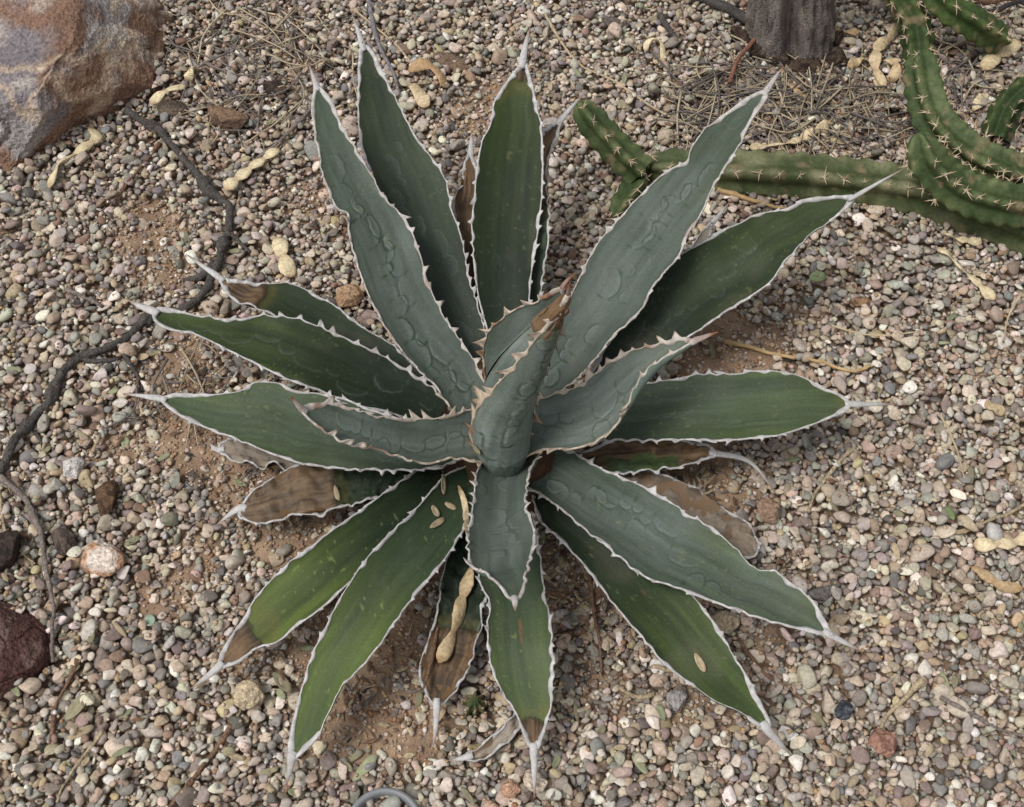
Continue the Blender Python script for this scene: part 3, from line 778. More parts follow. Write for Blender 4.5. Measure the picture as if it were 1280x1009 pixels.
COVER = []
def tooth_list(length, young, rng):
    out, p = [], .004
    while p < length * .90:
        out.append(p / length)
        p += rng.uniform(.0065, .0165) + (.011 if young < .4 else .002) * p / length + (.008 if rng.uniform() < .15 else 0)
    return out
def build_leaf(q, seed):
    hi = q.get('imp', 0) >= .25
    N, M = (310, 65) if q.get('imp', 0) > .45 else (260, 49) if hi else (190, 37)
    Lp = spline(q['L'] + [q['sb']], N); Rp = spline(q['R'] + [q['sb']], N)
    if q.get('flip'): Lp, Rp = Rp, Lp; q['gapL'], q['gapR'] = q.get('gapR'), q.get('gapL')
    COVER.append(np.vstack([Lp[::6], Rp[::-6]]))
    t = np.linspace(0, 1, N)
    zk = np.array(q['z']); tk = np.linspace(0, 1, len(zk))
    zz = spline(np.stack([tk, zk], -1), 200); z = np.interp(t, zz[:, 0], zz[:, 1])
    taper = np.sin(np.clip(t, 0, 1) * math.pi) ** .7
    wv = np.random.default_rng(seed + 500)
    wav = lambda: .0035 * taper * (vnoise(np.stack([t * 9, t * 0 + wv.uniform(0, 99), t * 0], -1), seed) - .5)
    Lw = P(Lp[:, 0], Lp[:, 1], z + q.get('rl', 0) * taper + wav()); Rw = P(Rp[:, 0], Rp[:, 1], z + q.get('rr', 0) * taper + wav())
    # the blade draws in between the teeth
    trg = np.random.default_rng(seed + 900); tp = []; pull = []
    for E_, O_ in ((Lw, Rw), (Rw, Lw)):
        ln = np.linalg.norm(np.diff(E_, axis=0), axis=1).sum(); tl = tooth_list(ln, q.get('young', 0), trg); tp.append(tl)
        dd = np.min(np.abs(t[:, None] - np.array(tl)[None]), 1) * ln
        pull.append(unit(O_ - E_ + 1e-9) * (.0013 * q.get('teeth', 1) * smooth(0, .006, dd) * smooth(.95, .85, t) * np.clip(2.2 * vnoise(np.stack([t * 11, t * 0 + seed, t * 0 + len(tp)], -1), 6) - .45, 0, 1.5))[:, None])
    q['tpos'] = tp
    wid = Rw - Lw
    if 'mid' in q:
        mp = spline(q['mid'] + [q['sb']], N); Mw = P(mp[:, 0], mp[:, 1], z + q['zmid'] * np.sin(np.clip(t * .9 + .1, 0, 1) * math.pi) ** .6)
    else:
        mid = (Lw + Rw) / 2; tg = unit(np.gradient(mid, axis=0))
        nn = unit(np.cross(tg, wid + 1e-9)); nn = nn * np.sign((nn * (CAM - mid)).sum(-1, keepdims=True))
        ch = q.get('chan', .17) * (1 - .5 * t) * np.linalg.norm(wid, axis=-1) * .5 * 1.6
        Mw = mid - nn * np.minimum(ch, .012)[:, None]
    s = np.linspace(-1, 1, M)[None, :, None]
    X = Lw[:, None] * (s * s - s) / 2 + Mw[:, None] * (1 - s * s) + Rw[:, None] * (s * s + s) / 2
    X = X + pull[0][:, None] * np.clip(-s, 0, 1) ** 7 + pull[1][:, None] * np.clip(s, 0, 1) ** 7
    sp = [P(*q['sb'], q['z'][-1])]
    if 'tipmid' in q: sp.append(P(*q['tipmid'], (q['z'][-1] + q['zt']) / 2 + .004))
    sp.append(P(*q['tip'], q['zt']))
    return sheet(q['k'], X, q, seed, sp, label=LABEL.get(q['k']), thick=q.get('th', .004 if q.get('dead', 1) < .1 else .008))

for i, q in enumerate(LV): build_leaf(q, 100 + i * 7)

# the closed bud in the heart: one leaf rolled round the next
def bud():
    axp = [(634, 585), (628, 545), (631, 505), (650, 460), (677, 418), (698, 388), (710, 366)]
    N, M = 260, 61
    ap = spline(axp, N); t = np.linspace(0, 1, N); z = .065 + .215 * t ** .9
    ax_ = P(ap[:, 0], ap[:, 1], z)
    tg = unit(np.gradient(ax_, axis=0))
    view = unit(CAM - ax_); view = unit(view - tg * (view * tg).sum(-1, keepdims=True)); rt = np.cross(tg, view)
    if rt[N // 2, 0] < 0: rt = -rt
    rk = np.interp(t, [0, .12, .25, .4, .55, .7, .85, .95, 1], [.015, .0235, .0255, .024, .0205, .0150, .0085, .0042, .0015])
    phi0 = np.radians(np.interp(t, [0, .15, .3, .45, .6, .75, .9, 1], [-96, -82, -62, -34, -14, -8, -4, 0]))
    COVER.append(np.array([(589, 520), (620, 580), (660, 565), (672, 490), (712, 370), (680, 400), (610, 470)]))
    a = np.linspace(0, 1, M)[None, :]
    ph = phi0[:, None] + a * math.radians(300)
    rr_ = rk[:, None] * (1.03 - .13 * a)
    X = ax_[:, None] + rr_[..., None] * (np.sin(ph)[..., None] * rt[:, None] + np.cos(ph)[..., None] * view[:, None])
    q = dict(bloom=.85, yel=.05, dark=.05, dead=.84, teeth=1.6, imp=1.0, young=.95, chains=[(-.5, 1), (-.66, -1), (-.3, -1)])
    sheet('bud', X, q, 901, [X[-1].mean(0), P(713, 352, .30)], edges=(True, False), thick=.002, axis=ax_)
    ph = np.radians(-190) + a * math.radians(330)
    X2 = ax_[:, None] + (rk[:, None] * .86)[..., None] * (np.sin(ph)[..., None] * rt[:, None] + np.cos(ph)[..., None] * view[:, None])
    q2 = dict(bloom=.85, yel=.05, dark=.05, dead=.80, teeth=.1, imp=.1, young=.9)
    sheet('bud', X2, q2, 911, [X2[-1].mean(0), P(706, 356, .29)], edges=(False, False), thick=.002, axis=ax_)
bud()
# short fibrous stem that carries the leaves
sv, sf = ico(4)
sv = sv * np.array([.062, .055, .055]) * (1 + .25 * (fbm(sv * 5, 71, 3) - .5))[:, None]
sv[:, 2] = sv[:, 2] + .012
sc = lin((82, 62, 46))[None] * (.6 + .8 * fbm(sv * 120, 72, 3))[:, None]
obj('stem', mesh('stem', sv, sf, sc), M_DEAD, agave)

# ------------------------------------------------------------------ write the gravel out: the 300 stones that show largest are things, the rest one mass
def inside_poly(pt, poly):
    x, y = pt; c = False; j = len(poly) - 1
    for i in range(len(poly)):
        xi, yi = poly[i]; xj, yj = poly[j]
        if (yi > y) != (yj > y) and x < (xj - xi) * (y - yi) / (yj - yi) + xi: c = not c
        j = i
    return c

uv, dep = proj(st[:, :3])
app = st[:, 3] * np.sqrt(st[:, 4] / st[:, 3]) / dep * (0.25 + vis)
app[(uv[:, 0] < 8) | (uv[:, 0] > W - 8) | (uv[:, 1] < 8) | (uv[:, 1] > H - 8) | (vis < .55)] = 0
order = np.argsort(-app); chosen = []
for i in order:
    if len(chosen) == 300: break
    if app[i] <= 0: break
    if any(inside_poly(uv[i], c) for c in COVER): continue
    chosen.append(i)
chosen = np.array(chosen); rest = np.ones(len(st), bool); rest[chosen] = False
g2 = np.random.default_rng(5)
LM = [((110, 130), 'near the foot of the boulder'), ((230, 220), 'beside the upper dark branch'), ((60, 470), 'beside the lower dark branch'), ((30, 820), 'near the maroon rock'), ((130, 700), 'near the white quartz stone'),
      ((310, 870), 'near the angular beige stone'), ((320, 40), 'in the straw beside the boulder'), ((530, 60), 'near the split brown pod'), ((760, 60), 'in the gravel before the trunk'), ((950, 100), 'in the straw before the trunk'),
      ((1080, 160), 'between trunk and cactus'), ((1100, 300), 'below the cactus'), ((1220, 350), 'near the slender greenish pod'), ((1050, 440), 'near the golden hooked stalk'), ((1120, 560), 'beyond the right-hand leaf spine'),
      ((1230, 680), 'near the large cream pod'), ((1080, 780), 'near the big leaf spine'), ((1120, 900), 'near the pinkish brown stone'), ((880, 930), 'before the right front leaf'), ((660, 985), 'near the front leaf spine'),
      ((480, 980), 'near the grey pipe end'), ((330, 960), 'near the pale green leaflet'), ((150, 930), 'near the thin tan twig'), ((160, 350), 'on the sandy ground above the left leaves'), ((230, 560), 'on the sandy ground by left leaf tips'),
      ((820, 340), 'between the upper right leaves'), ((720, 280), 'between the upper leaves'), ((760, 820), 'between the front leaves'), ((1240, 540), 'near the broken pod shell'), ((1230, 850), 'near the long grey-brown twig')]
LMK = np.array([a for a, _ in LM], float); LMN = [b for _, b in LM]
p, f, bf = stone_batch(st[chosen], 2, g2)
for k, i in enumerate(chosen):
    nm, a = PAL[cidx[i]][0], st[i, 3]
    o = obj('pebble', mesh('pebble', p[k], bf, np.repeat(base[i][None], len(p[k]), 0)), M_PEB, loc=st[i, :3])
    flat_ = st[i, 5] / a < .56
    big_ = a > .0072
    ld = np.hypot(*(LMK - uv[i]).T); near_ = LMN[int(ld.argmin())]
    tag(o, '%s %s %s pebble %s' % ('large' if big_ else 'small', 'flat' if flat_ else 'rounded', nm, near_), 'pebble', 'pebbles of the gravel bed')
rr = np.where(rest)[0]
pixr = st[rr, 3] / dep[rr]
near = rr[(app[rr] > 0) & (pixr > .0042)]
near = near[np.argsort(-app[near])][:900]
isn = np.zeros(len(st), bool); isn[near] = True
parts = []
tiny = rest & ~isn & ((st[:, 3] / dep * 1236 < 4.0) | (vis < .4) | (app <= 0) & (vis < .55) | (uv[:, 0] < -5) | (uv[:, 0] > W + 5) | (uv[:, 1] < -5) | (uv[:, 1] > H + 5))
for ids, sub in ((near, 2), (np.where(rest & ~isn & ~tiny)[0], 1), (np.where(tiny)[0], 0)):
    p, f, bf = stone_batch(st[ids], sub, g2)
    m = p.shape[1]
    parts.append(((p + st[ids, None, :3]).reshape(-1, 3), f, np.repeat(base[ids], m, 0)))
# fine grit on the bare soil
ng = 14000
gxr, gyr = g2.uniform(GX0 + .03, GX1 - .03, ng * 6), g2.uniform(GY0 + .03, GY1 - .03, ng * 6)
k = in_view(gxr, gyr, 20) & (g2.uniform(size=ng * 6) < (.16 + patch_mask(gxr, gyr)))
gxr, gyr = gxr[k][:ng], gyr[k][:ng]
bv, bf = ico(0)
gs = np.clip(np.exp(g2.normal(math.log(.0013), .35, len(gxr))), .0006, .0028)
gz_ = np.array([hf(x, y) for x, y in zip(gxr, gyr)])
pp = bv[None] * (1 + .25 * g2.normal(size=(len(gxr), 12, 1)).clip(-1, 1)) * gs[:, None, None] * np.array([1, 1, .75]) + np.stack([gxr, gyr, gz_ + gs * .25], -1)[:, None]
gc = lin(np.array([PAL[i][1] for i in g2.choice(len(PAL), len(gxr), p=PW_)])) * .55 + .45 * lin((160, 122, 90))[None]
parts.append((pp.reshape(-1, 3), (bf[None] + (np.arange(len(gxr)) * 12)[:, None, None]).reshape(-1, 3), np.repeat(gc, 12, 0)))
v, fs, c = join(parts)
o = obj('gravel', mesh('gravel', v, fs, c), M_PEB)
tag(o, 'bed of mixed beige, grey and brown pea gravel', 'gravel', kind='stuff')

# ------------------------------------------------------------------ what lies on leaves is placed by the blade under it
from mathutils.bvhtree import BVHTree
def leaf_bvh():
    V, F, k = [], [], 0
    for o in bpy.data.objects:
        if o.parent == agave and o.name.startswith('leaf'):
            n = len(o.data.vertices); a = np.empty(n * 3, np.float32); o.data.vertices.foreach_get('co', a); a = a.reshape(-1, 3) + AO
            m = len(o.data.polygons); li = np.empty(m * 4, np.int32); o.data.loops.foreach_get('vertex_index', li)
            V.append(a); F.append(li.reshape(-1, 4) + k); k += n
    return BVHTree.FromPolygons(np.vstack(V).tolist(), np.vstack(F).tolist())
BVH = leaf_bvh()
def on_leaf(u, v):
    d = Vector(P(u, v, 0.0) - CAM).normalized()
    h, n, _, _ = BVH.ray_cast(Vector(CAM), d)
    if h is None:
        p = P(u, v, .014); p[2] = hf(p[0], p[1], .003); return p, np.array([0, 0, 1.])
    n = np.array(n); n = n if n @ (CAM - np.array(h)) > 0 else -n
    return np.array(h), n

def named(name, v, f, c, mat, label, cat, group=None):
    """one-mesh thing with its origin at its foot"""
    o_ = np.array([v[:, 0].mean(), v[:, 1].mean(), v[:, 2].min()])
    o = obj(name, mesh(name, v - o_, f, c), mat, loc=o_)
    return tag(o, label, cat, group)

# ------------------------------------------------------------------ seed pods: flat, pinched between the seeds
POD_C, POD_B = lin((220, 205, 170)), lin((170, 132, 92))
def pod(uvs, w_px, seeds, label, seed, brown=0.0, leafy=False, curl=0.0, lift=None):
    n = 90
    sc = .00072
    if leafy: c = spline(np.array([on_leaf(u, v)[0] + np.array([0, 0, .004]) for u, v in uvs]), n)
    else:
        c0 = P(*np.mean(np.array(uvs, float), axis=0), .014); sc = (np.linalg.norm(c0 - CAM)) * 2 * math.tan(HFOV / 2) / W
        c = lay(uvs, n, .0, win=.005, settle=31)
    r = w_px * sc / 2 * .86
    t = np.linspace(0, 1, n)
    rng = np.random.default_rng(seed)
    ph = np.cumsum(rng.uniform(.85, 1.15, n)); ph = ph / ph[-1]
    b = np.abs(np.sin(math.pi * seeds * (ph)))
    prof = (.42 + .58 * b ** .85) * np.clip(np.minimum(t / .05, (1 - t) / .05), 0, 1) ** .5
    flat = .20 + .17 * b
    c = c.copy(); c[:, 2] += (r * flat).mean() * .9 + (0 if leafy else .0042) + (lift or 0) + curl * np.sin(t * math.pi * 1.5) * .006
    v, f = tube(c, r * prof + .0003, 14, flat=flat, bump=.12, seed=seed, rough_scale=230, twist=(.25 if seed in (4, 5, 1, 18) else rng.uniform(.35, 1.0)) * np.sin(t * rng.uniform(3, 7) + rng.uniform(0, 6)))
    ck = POD_C * (1 - brown) + POD_B * brown
    w = np.clip(.35 * (1 - b) + .6 * brown * rng.uniform(.2, 1) + smooth(.1, 0, np.minimum(t, 1 - t)) * .4, 0, .9)[:, None]
    cc = ck * (1 - w) + POD_B * .8 * w
    cc = np.vstack([np.repeat(cc, 14, 0), cc[:1], cc[-1:]])
    cc = cc * (.72 + .5 * fbm(v * 130, seed, 4))[:, None]
    sp_ = smooth(.66, .8, fbm(v * 260 + 3, seed + 2, 3))[:, None]; cc = cc * (1 - .5 * sp_) + POD_B * .5 * .5 * sp_
    return named('seed_pod', v, f, cc, M_POD, label, 'seed pod', 'fallen seed pods')

pod([(189,133),(203,124),(216,116),(233,110)], 14, 2, 'pale two-seeded pod tucked against the foot of the boulder', 1)
pod([(238,108),(240,98),(247,89)], 15, 1, 'short one-seeded pod end standing beside the boulder', 2, lift=.004)
pod([(62,238),(72,222),(82,208),(101,192),(116,180),(122,172),(112,164)], 16, 4, 'long pale pod with hooked end below the boulder', 3, curl=.6)
pod([(283,243),(305,222),(324,207),(350,189)], 19, 4, 'straight pale four-seeded pod beside the dark branch', 4)
pod([(348,298),(352,315),(358,332),(365,349)], 24, 2, 'broad flat cream pod lying near the withered leaf tip', 5)
pod([(510,92),(530,88),(548,94),(558,108)], 18, 2, 'split brown pod curled on the gravel behind the agave', 6, brown=.7, curl=1)
pod([(514,108),(526,120),(533,138)], 22, 1, 'cream pod half broken off the curled brown pod', 7, brown=.15)
pod([(806,68),(809,58),(818,55),(827,61),(830,77)], 9, 2, 'small cream pod bent into a ring on the gravel', 8, curl=.8)
pod([(1121,34),(1111,50),(1099,59),(1092,78),(1096,97),(1106,113)], 17, 4, 'long tan pod curving between tree trunk and cactus', 9, brown=.2, curl=.5)
pod([(1060,90),(1070,80),(1084,77)], 16, 1, 'short brownish pod at the foot of the tree trunk', 10, brown=.35)
pod([(1104,80),(1114,88),(1117,98),(1108,100)], 15, 2, 'twisted tan pod curled against the cactus', 11, brown=.35, curl=1)
pod([(1035,34),(1055,42),(1072,48)], 14, 2, 'brown pod lying in straw right beside the trunk', 12, brown=.6)
pod([(936,186),(961,185),(985,181),(1000,174),(1017,166),(1038,155)], 15, 5, 'knobbly cream pod lying along the horizontal cactus stem', 13, brown=.1)
pod([(1228,92),(1240,77),(1254,66),(1274,54)], 22, 2, 'thick tan pod among the upright cactus stems', 14, brown=.2)
pod([(1216,143),(1222,132),(1231,120)], 15, 1, 'short cream pod in the litter between cactus stems', 15)
pod([(1168,316),(1187,330),(1204,344),(1224,361),(1241,380)], 14, 4, 'slender greenish cream pod on the gravel below the cactus', 16)
pod([(1176,296),(1198,300),(1226,307)], 12, 3, 'small pale pod just below the lowest cactus stem', 17)
pod([(1215,683),(1240,684),(1262,680),(1295,672)], 20, 3, 'large cream pod on open gravel with one end hidden', 18)
pod([(1210,712),(1228,720),(1250,733),(1278,736)], 16, 2, 'brown and tan pod below the large cream pod', 19, brown=.55)
pod([(1226,512),(1240,516),(1252,523)], 18, 1, 'broken pale pod shell on the open gravel', 20, brown=.3)
pod([(588,712),(584,732),(577,755),(571,782),(561,808),(549,832)], 20, 3, 'yellow-tan pod lying on the dying agave leaf', 21, brown=.3, leafy=True)
pod([(573,610),(580,628),(583,648),(584,668)], 9, 2, 'thin yellow pod wedged among the agave leaves', 22, brown=.15, leafy=True)
pod([(985,110),(1001,122),(1016,131)], 9, 2, 'small brown pod in the straw near the trunk', 23, brown=.6)

# ------------------------------------------------------------------ branches, twigs, straw
def stick(name, uvs, r, label, cat, col, seed, mat=M_WOOD, sides=10, bump=.18, taper=(1, .6), side=(), n=None, group=None, rough=220, lift=0.0, settle=15):
    L_ = sum(math.hypot(a[0] - b[0], a[1] - b[1]) for a, b in zip(uvs, uvs[1:]))
    n = n or max(8, int(L_ / 4))
    c = lay(uvs, n, r * .85 + lift + .0008, win=.003, settle=settle)
    rad = np.linspace(taper[0], taper[1], n) * r
    rng = np.random.default_rng(seed)
    if r > .0015:
        tq = np.stack([np.linspace(0, L_ / 30, n), np.full(n, seed * 1.7), np.zeros(n)], -1)
        c = c + r * (2.4 if r > .0035 else 1.5) * np.stack([vnoise(tq, 3) - .5, vnoise(tq, 4) - .5, (vnoise(tq, 5) - .5) * .4], -1)
        rad = rad * (1 + .55 * smooth(.72, .85, vnoise(tq * 1.3, 8)))
    rad = rad * (1 + .22 * (vnoise(np.stack([np.linspace(0, L_ / 25, n), np.full(n, seed), np.zeros(n)], -1), 2) - .5))
    def colr(v): return np.asarray(col) * (.6 + .8 * fbm(v * np.array([160, 160, 160]), seed, 3))[:, None]
    v, f = tube(c, rad, sides, bump=bump, seed=seed, rough_scale=rough)
    o = named(name, v, f, colr(v), mat, label, cat, group)
    for uv2, r2 in side:
        n2 = max(6, int(sum(math.hypot(a[0] - b[0], a[1] - b[1]) for a, b in zip(uv2, uv2[1:])) / 4))
        c2 = lay(uv2, n2, r2 * .6, win=.003); v2, f2 = tube(c2, np.linspace(1, .5, n2) * r2, 8, bump=bump, seed=seed + 1, rough_scale=rough)
        obj('side_twig', mesh('side_twig', v2 - np.array(o.location), f2, colr(v2)), mat, o)
    return o
DK, GY, BR, ST = lin((84, 80, 77)), lin((128, 118, 112)), lin((122, 96, 78)), lin((194, 176, 146))
stick('dead_branch', [(158,138),(189,162),(216,185),(243,216),(266,243),(287,266),(288,290),(280,310),(268,335),(254,367),(228,384),(200,396),(175,405),(148,432),(101,448),(78,469),(61,499),(34,533),(0,588),(-40,640)], .0041,
      'long dark crooked branch running from the boulder under the leaf tips', 'branch', DK, 31, sides=18, bump=.42, n=330, taper=(.95, .9),
      side=[([(288,292),(300,303),(313,314)], .0028), ([(150,432),(160,450),(172,470),(176,485)], .003), ([(268,330),(250,345),(228,348)], .0055), ([(101,448),(120,452),(150,447)], .003), ([(101,448),(92,440),(88,430)], .0022), ([(216,185),(228,182),(240,190)], .0018), ([(34,533),(48,545),(52,560)], .0018), ([(78,469),(66,462),(58,466)], .002)], rough=330)
stick('twig', [(284,228),(305,212),(337,189),(362,168),(383,145),(400,120)], .0026, 'slender grey twig leaving the dark branch towards the agave', 'twig', GY, 32)
stick('twig', [(456,-20),(461,0),(471,50),(488,88),(500,117)], .003, 'blue-grey twig lying behind the tall leaf tip', 'twig', lin((124, 120, 124)), 33)
stick('twig', [(-20,588),(0,600),(34,627),(51,668),(61,722),(70,776),(68,828)], .0026, 'long bent brown twig above the maroon rock', 'twig', GY, 34, lift=.006)
stick('twig', [(28,640),(48,664),(55,700),(53,742),(45,778)], .0014, 'thin fork of twig beside the long bent twig', 'twig', GY, 35)
stick('twig', [(0,612),(6,660),(26,690),(44,705)], .0013, 'thin pale stalk crossing under the bent twig', 'twig', ST * .8, 36)
stick('twig', [(98,826),(80,862),(69,897),(64,930)], .0017, 'brown twig below the maroon rock', 'twig', BR, 37)
stick('twig', [(290,905),(262,945),(240,975),(205,1020)], .0024, 'rough brown twig near the front leaf tip', 'twig', BR, 38)
stick('twig', [(130,915),(98,955),(72,1005)], .0018, 'thin tan twig on the front gravel', 'twig', ST * .75, 39)
stick('straw_stalk', [(905,425),(945,433),(985,443),(1040,458),(1070,464),(1086,458)], .0023, 'golden straw stalk with hooked end beside the right leaf', 'stalk', lin((186, 158, 116)), 40, M_STRAW, bump=.05)
stick('straw_stalk', [(893,241),(930,252),(960,259),(1000,266)], .0028, 'golden straw stalk under the horizontal cactus stem', 'stalk', lin((176, 148, 108)), 41, M_STRAW, bump=.05)
stick('twig', [(1062,563),(1045,582),(1030,602),(1018,618),(1010,640)], .0019, 'pale knotted twig on the open right gravel', 'twig', ST * .8, 42)
stick('twig', [(1152,853),(1130,876),(1108,895),(1099,910)], .0022, 'tan twig leaning over a pinkish stone', 'twig', ST * .75, 43)
stick('twig', [(1172,874),(1200,890),(1240,910),(1290,922)], .0019, 'long grey-brown twig at the gravel corner', 'twig', GY, 44)
stick('twig', [(925,800),(945,825),(962,845),(990,862),(1014,882)], .0017, 'thin brown twig between the two right front leaves', 'twig', BR, 45)
stick('twig', [(1285,630),(1262,640),(1235,652),(1205,668)], .0018, 'straight tan twig above the large cream pod', 'twig', ST * .75, 46)
stick('twig', [(1040,405),(1080,418),(1110,422),(1150,415)], .0012, 'curved pale stalk on the gravel below the cactus', 'stalk', ST, 47, M_STRAW)
stick('twig', [(823,24),(836,38),(851,52)], .0035, 'short dark stick lying on the gravel before the trunk', 'stick', DK, 48, taper=(1, .8))
stick('twig', [(962,10),(955,40),(938,64),(918,86),(911,114)], .0026, 'reddish brown bent strip standing in the straw', 'twig', lin((128, 92, 76)), 49, lift=.012)
stick('dead_branch', [(872,-8),(900,10),(925,28),(950,48),(975,62)], .0065, 'dark weathered root reaching the foot of the trunk', 'branch', DK * .9, 50, bump=.3, sides=14)
stick('twig', [(680,22),(700,50),(725,80),(760,98),(800,125),(840,150)], .0017, 'long tan stalk across the gravel behind the agave', 'stalk', ST * .8, 51, M_STRAW)
stick('twig', [(445,18),(475,40),(500,62),(516,80)], .0016, 'tan stalk lying next to the split brown pod', 'stalk', ST * .8, 52, M_STRAW)
stick('twig', [(85,360),(105,372),(130,382)], .0022, 'short grey-brown twig on the sandy left gravel', 'twig', GY, 53)
stick('twig', [(200,180),(180,205),(155,235),(133,260)], .0017, 'brown stalk lying below the dark branch end', 'twig', BR, 54)
stick('twig', [(734,715),(742,760),(748,800),(752,840)], .0018, 'thin brown stalk standing between the front right leaves', 'twig', BR, 55, lift=.004)
stick('twig', [(566,742),(552,790),(540,845),(531,880)], .0016, 'straight brown stalk leaning along the dying leaf', 'twig', BR, 56, lift=.03, settle=60)
stick('twig', [(1196,4),(1230,18),(1290,22)], .004, 'reddish brown branch behind the cactus', 'branch', BR, 57, lift=.02)
stick('twig', [(1210,62),(1236,40),(1262,28),(1290,40)], .0038, 'black thorny branch leaning over the cactus', 'branch', lin((62, 58, 58)), 58, lift=.03)
stick('twig', [(818,868),(800,872),(775,858)], .0024, 'short tan stick in front of the right front leaf', 'stick', ST * .75, 59)
stick('twig', [(880,850),(850,842),(815,836)], .003, 'pale brown stick under the front right leaf edge', 'stick', ST * .7, 60)
stick('twig', [(1175,520),(1195,560),(1205,600)], .0011, 'thin dry stem on the open right gravel', 'stalk', ST * .8, 61, M_STRAW)
stick('twig', [(1275,370),(1258,400),(1250,432)], .0012, 'thin arched tan stem beside bare soil', 'stalk', ST * .9, 62, M_STRAW, lift=.006)

# loose straw: by place, each its own stalk
ZONES = [((940,125), (105,52), 150, 'dry grey-tan straw in the mat before the tree trunk', .8),
         ((1060,150), (75,38), 45, 'dry grey straw in the litter between trunk and cactus', .8),
         ((1015,95), (50,25), 25, 'dry straw packed round the foot of the trunk', .8),
         ((1185,110), (85,70), 34, 'dry straw caught among the cactus stems', .9),
         ((320,55), (105,55), 60, 'pale straw strewn on the gravel beside the boulder', 1),
         ((310,140), (75,28), 24, 'straw tangled with bark near the dark branch', .9),
         ((245,480), (60,40), 16, 'tan straw on the sandy soil between left leaf tips', .9)]
srng = np.random.default_rng(77)
for (cu, cv), (su, sv_), cnt, lab, tone in ZONES:
    for _ in range(cnt):
        u, v = srng.normal(cu, su * .6), srng.normal(cv, sv_ * .6)
        if v < -30 or u > 1320: continue
        a = srng.uniform(0, math.pi); l = srng.uniform(32, 115); k = srng.normal(0, .25)
        du, dv = math.cos(a) * l / 2, math.sin(a) * l / 2 * .75
        stick('straw', [(u - du, v - dv), (u + k * dv, v - k * du), (u + du, v + dv)], srng.uniform(.0008, .0014), lab, 'straw',
              (ST if srng.uniform() < .55 else GY) * np.array([.92, .95, 1.0]) * tone * srng.uniform(.6, 1.1), int(srng.integers(1e6)), M_STRAW, sides=5, bump=0, n=8, group=lab.replace('dry ', ''), lift=srng.uniform(.0005, .006))

# short litter too fine to count: chips, needles, crumbs
lit = []
LZ = [((950,120), (110,55), 520), ((1060,150), (90,50), 380), ((1180,120), (90,80), 380), ((310,110), (110,60), 420), ((330,30), (90,40), 150), ((745,760), (55,75), 260), ((560,620), (40,28), 160),
      ((570,780), (45,60), 90), ((250,480), (70,60), 120), ((640,520), (560,420), 500), ((690,660), (30,50), 120), ((20,660), (40,60), 70), ((870,600), (60,40), 120), ((330,600), (60,45), 160), ((450,850), (80,60), 160), ((560,600), (45,25), 200), ((700,640), (25,60), 120)]
for (cu, cv), (su, sv_), cnt in LZ:
    for _ in range(cnt):
        u, v = srng.normal(cu, su * .6), srng.normal(cv, sv_ * .6)
        p = P(u, v, .014)
        if not (GX0 + .02 < p[0] < GX1 - .02 and GY0 + .02 < p[1] < GY1 - .02): continue
        l = srng.uniform(.004, .014); w = srng.uniform(.0004, .0022); a = srng.uniform(0, 2 * math.pi); tl = srng.normal(0, .22)
        d = np.array([math.cos(a), math.sin(a), tl]); s_ = np.array([-math.sin(a), math.cos(a), srng.normal(0, .3)])
        c = np.array([p[0], p[1], hf(p[0], p[1], .002) + .0015 + abs(tl) * l * .3])
        up = np.array([0, 0, w * .35 + .0003])
        vv = np.array([c - d * l / 2, c + s_ * w - d * l * .15, c + s_ * w * .8 + d * l * .2, c + d * l / 2, c - s_ * w + d * l * .15, c - s_ * w * .8 - d * l * .25, c + up, c - up])
        ff = np.array([(i, (i + 1) % 6, 6) for i in range(6)] + [((i + 1) % 6, i, 7) for i in range(6)])
        k = srng.uniform()
        lit.append((vv, ff, (BR if k < .4 else (GY if k < .65 else (ST * .8 if k < .9 else DK * .7))) * srng.uniform(.6, 1.1)))
v, fs, c = join(lit)
tag(obj('leaf_litter', mesh('leaf_litter', v, fs, c, False), M_DEAD), 'scattered brown chips and crumbs of dry leaf and bark', 'litter', kind='stuff')

# small oval leaflets
def leaflet(u, v, l, w, ang, col, label, seed, leafy=False, group=None):
    rng = np.random.default_rng(seed)
    if leafy: p, nrm = on_leaf(u, v)
    else:
        p = P(u, v, .016); p[2] = hf(p[0], p[1], .003) + .0012; nrm = unit(np.array([rng.normal(0, .22), rng.normal(0, .22), 1.]))
    ax1 = np.array([math.cos(ang), math.sin(ang), 0]); ax1 = unit(ax1 - nrm * (ax1 @ nrm)); ax2 = np.cross(nrm, ax1)
    k = 14; a = np.linspace(0, 2 * math.pi, k, endpoint=False)
    cup = rng.uniform(-.12, .3)
    ring = [(r * l / 2 * np.cos(a), r * w / 2 * np.sin(a) * (1 + .12 * np.cos(a)), cup * w * (r ** 2)) for r in (1, .55)]
    V = [ax1 * x[:, None] + ax2 * y[:, None] + nrm * (z + .0012) for x, y, z in ring]
    V = [p + q for q in V] + [(p + nrm * .0012)[None]]
    T = [q - nrm * .0008 for q in V]
    allv = np.vstack(V + T); m = 2 * k + 1; j = np.arange(k); j2 = (j + 1) % k
    quad = np.vstack([np.stack([j, j2, k + j2, k + j], -1), np.stack([m + j2, m + j, m + k + j, m + k + j2], -1), np.stack([j2, j, m + j, m + j2], -1)])
    tri = np.vstack([np.stack([k + j, k + j2, np.full(k, 2 * k)], -1), np.stack([m + k + j2, m + k + j, np.full(k, m + 2 * k)], -1)])
    c = np.asarray(col) * (.85 + .3 * fbm(allv * 250, seed, 2))[:, None]
    return named('leaflet', allv, [quad, tri], c, M_STRAW, label, 'leaflet', group)
LG, LT, LO = lin((158, 162, 130)), lin((176, 160, 132)), lin((146, 140, 114))
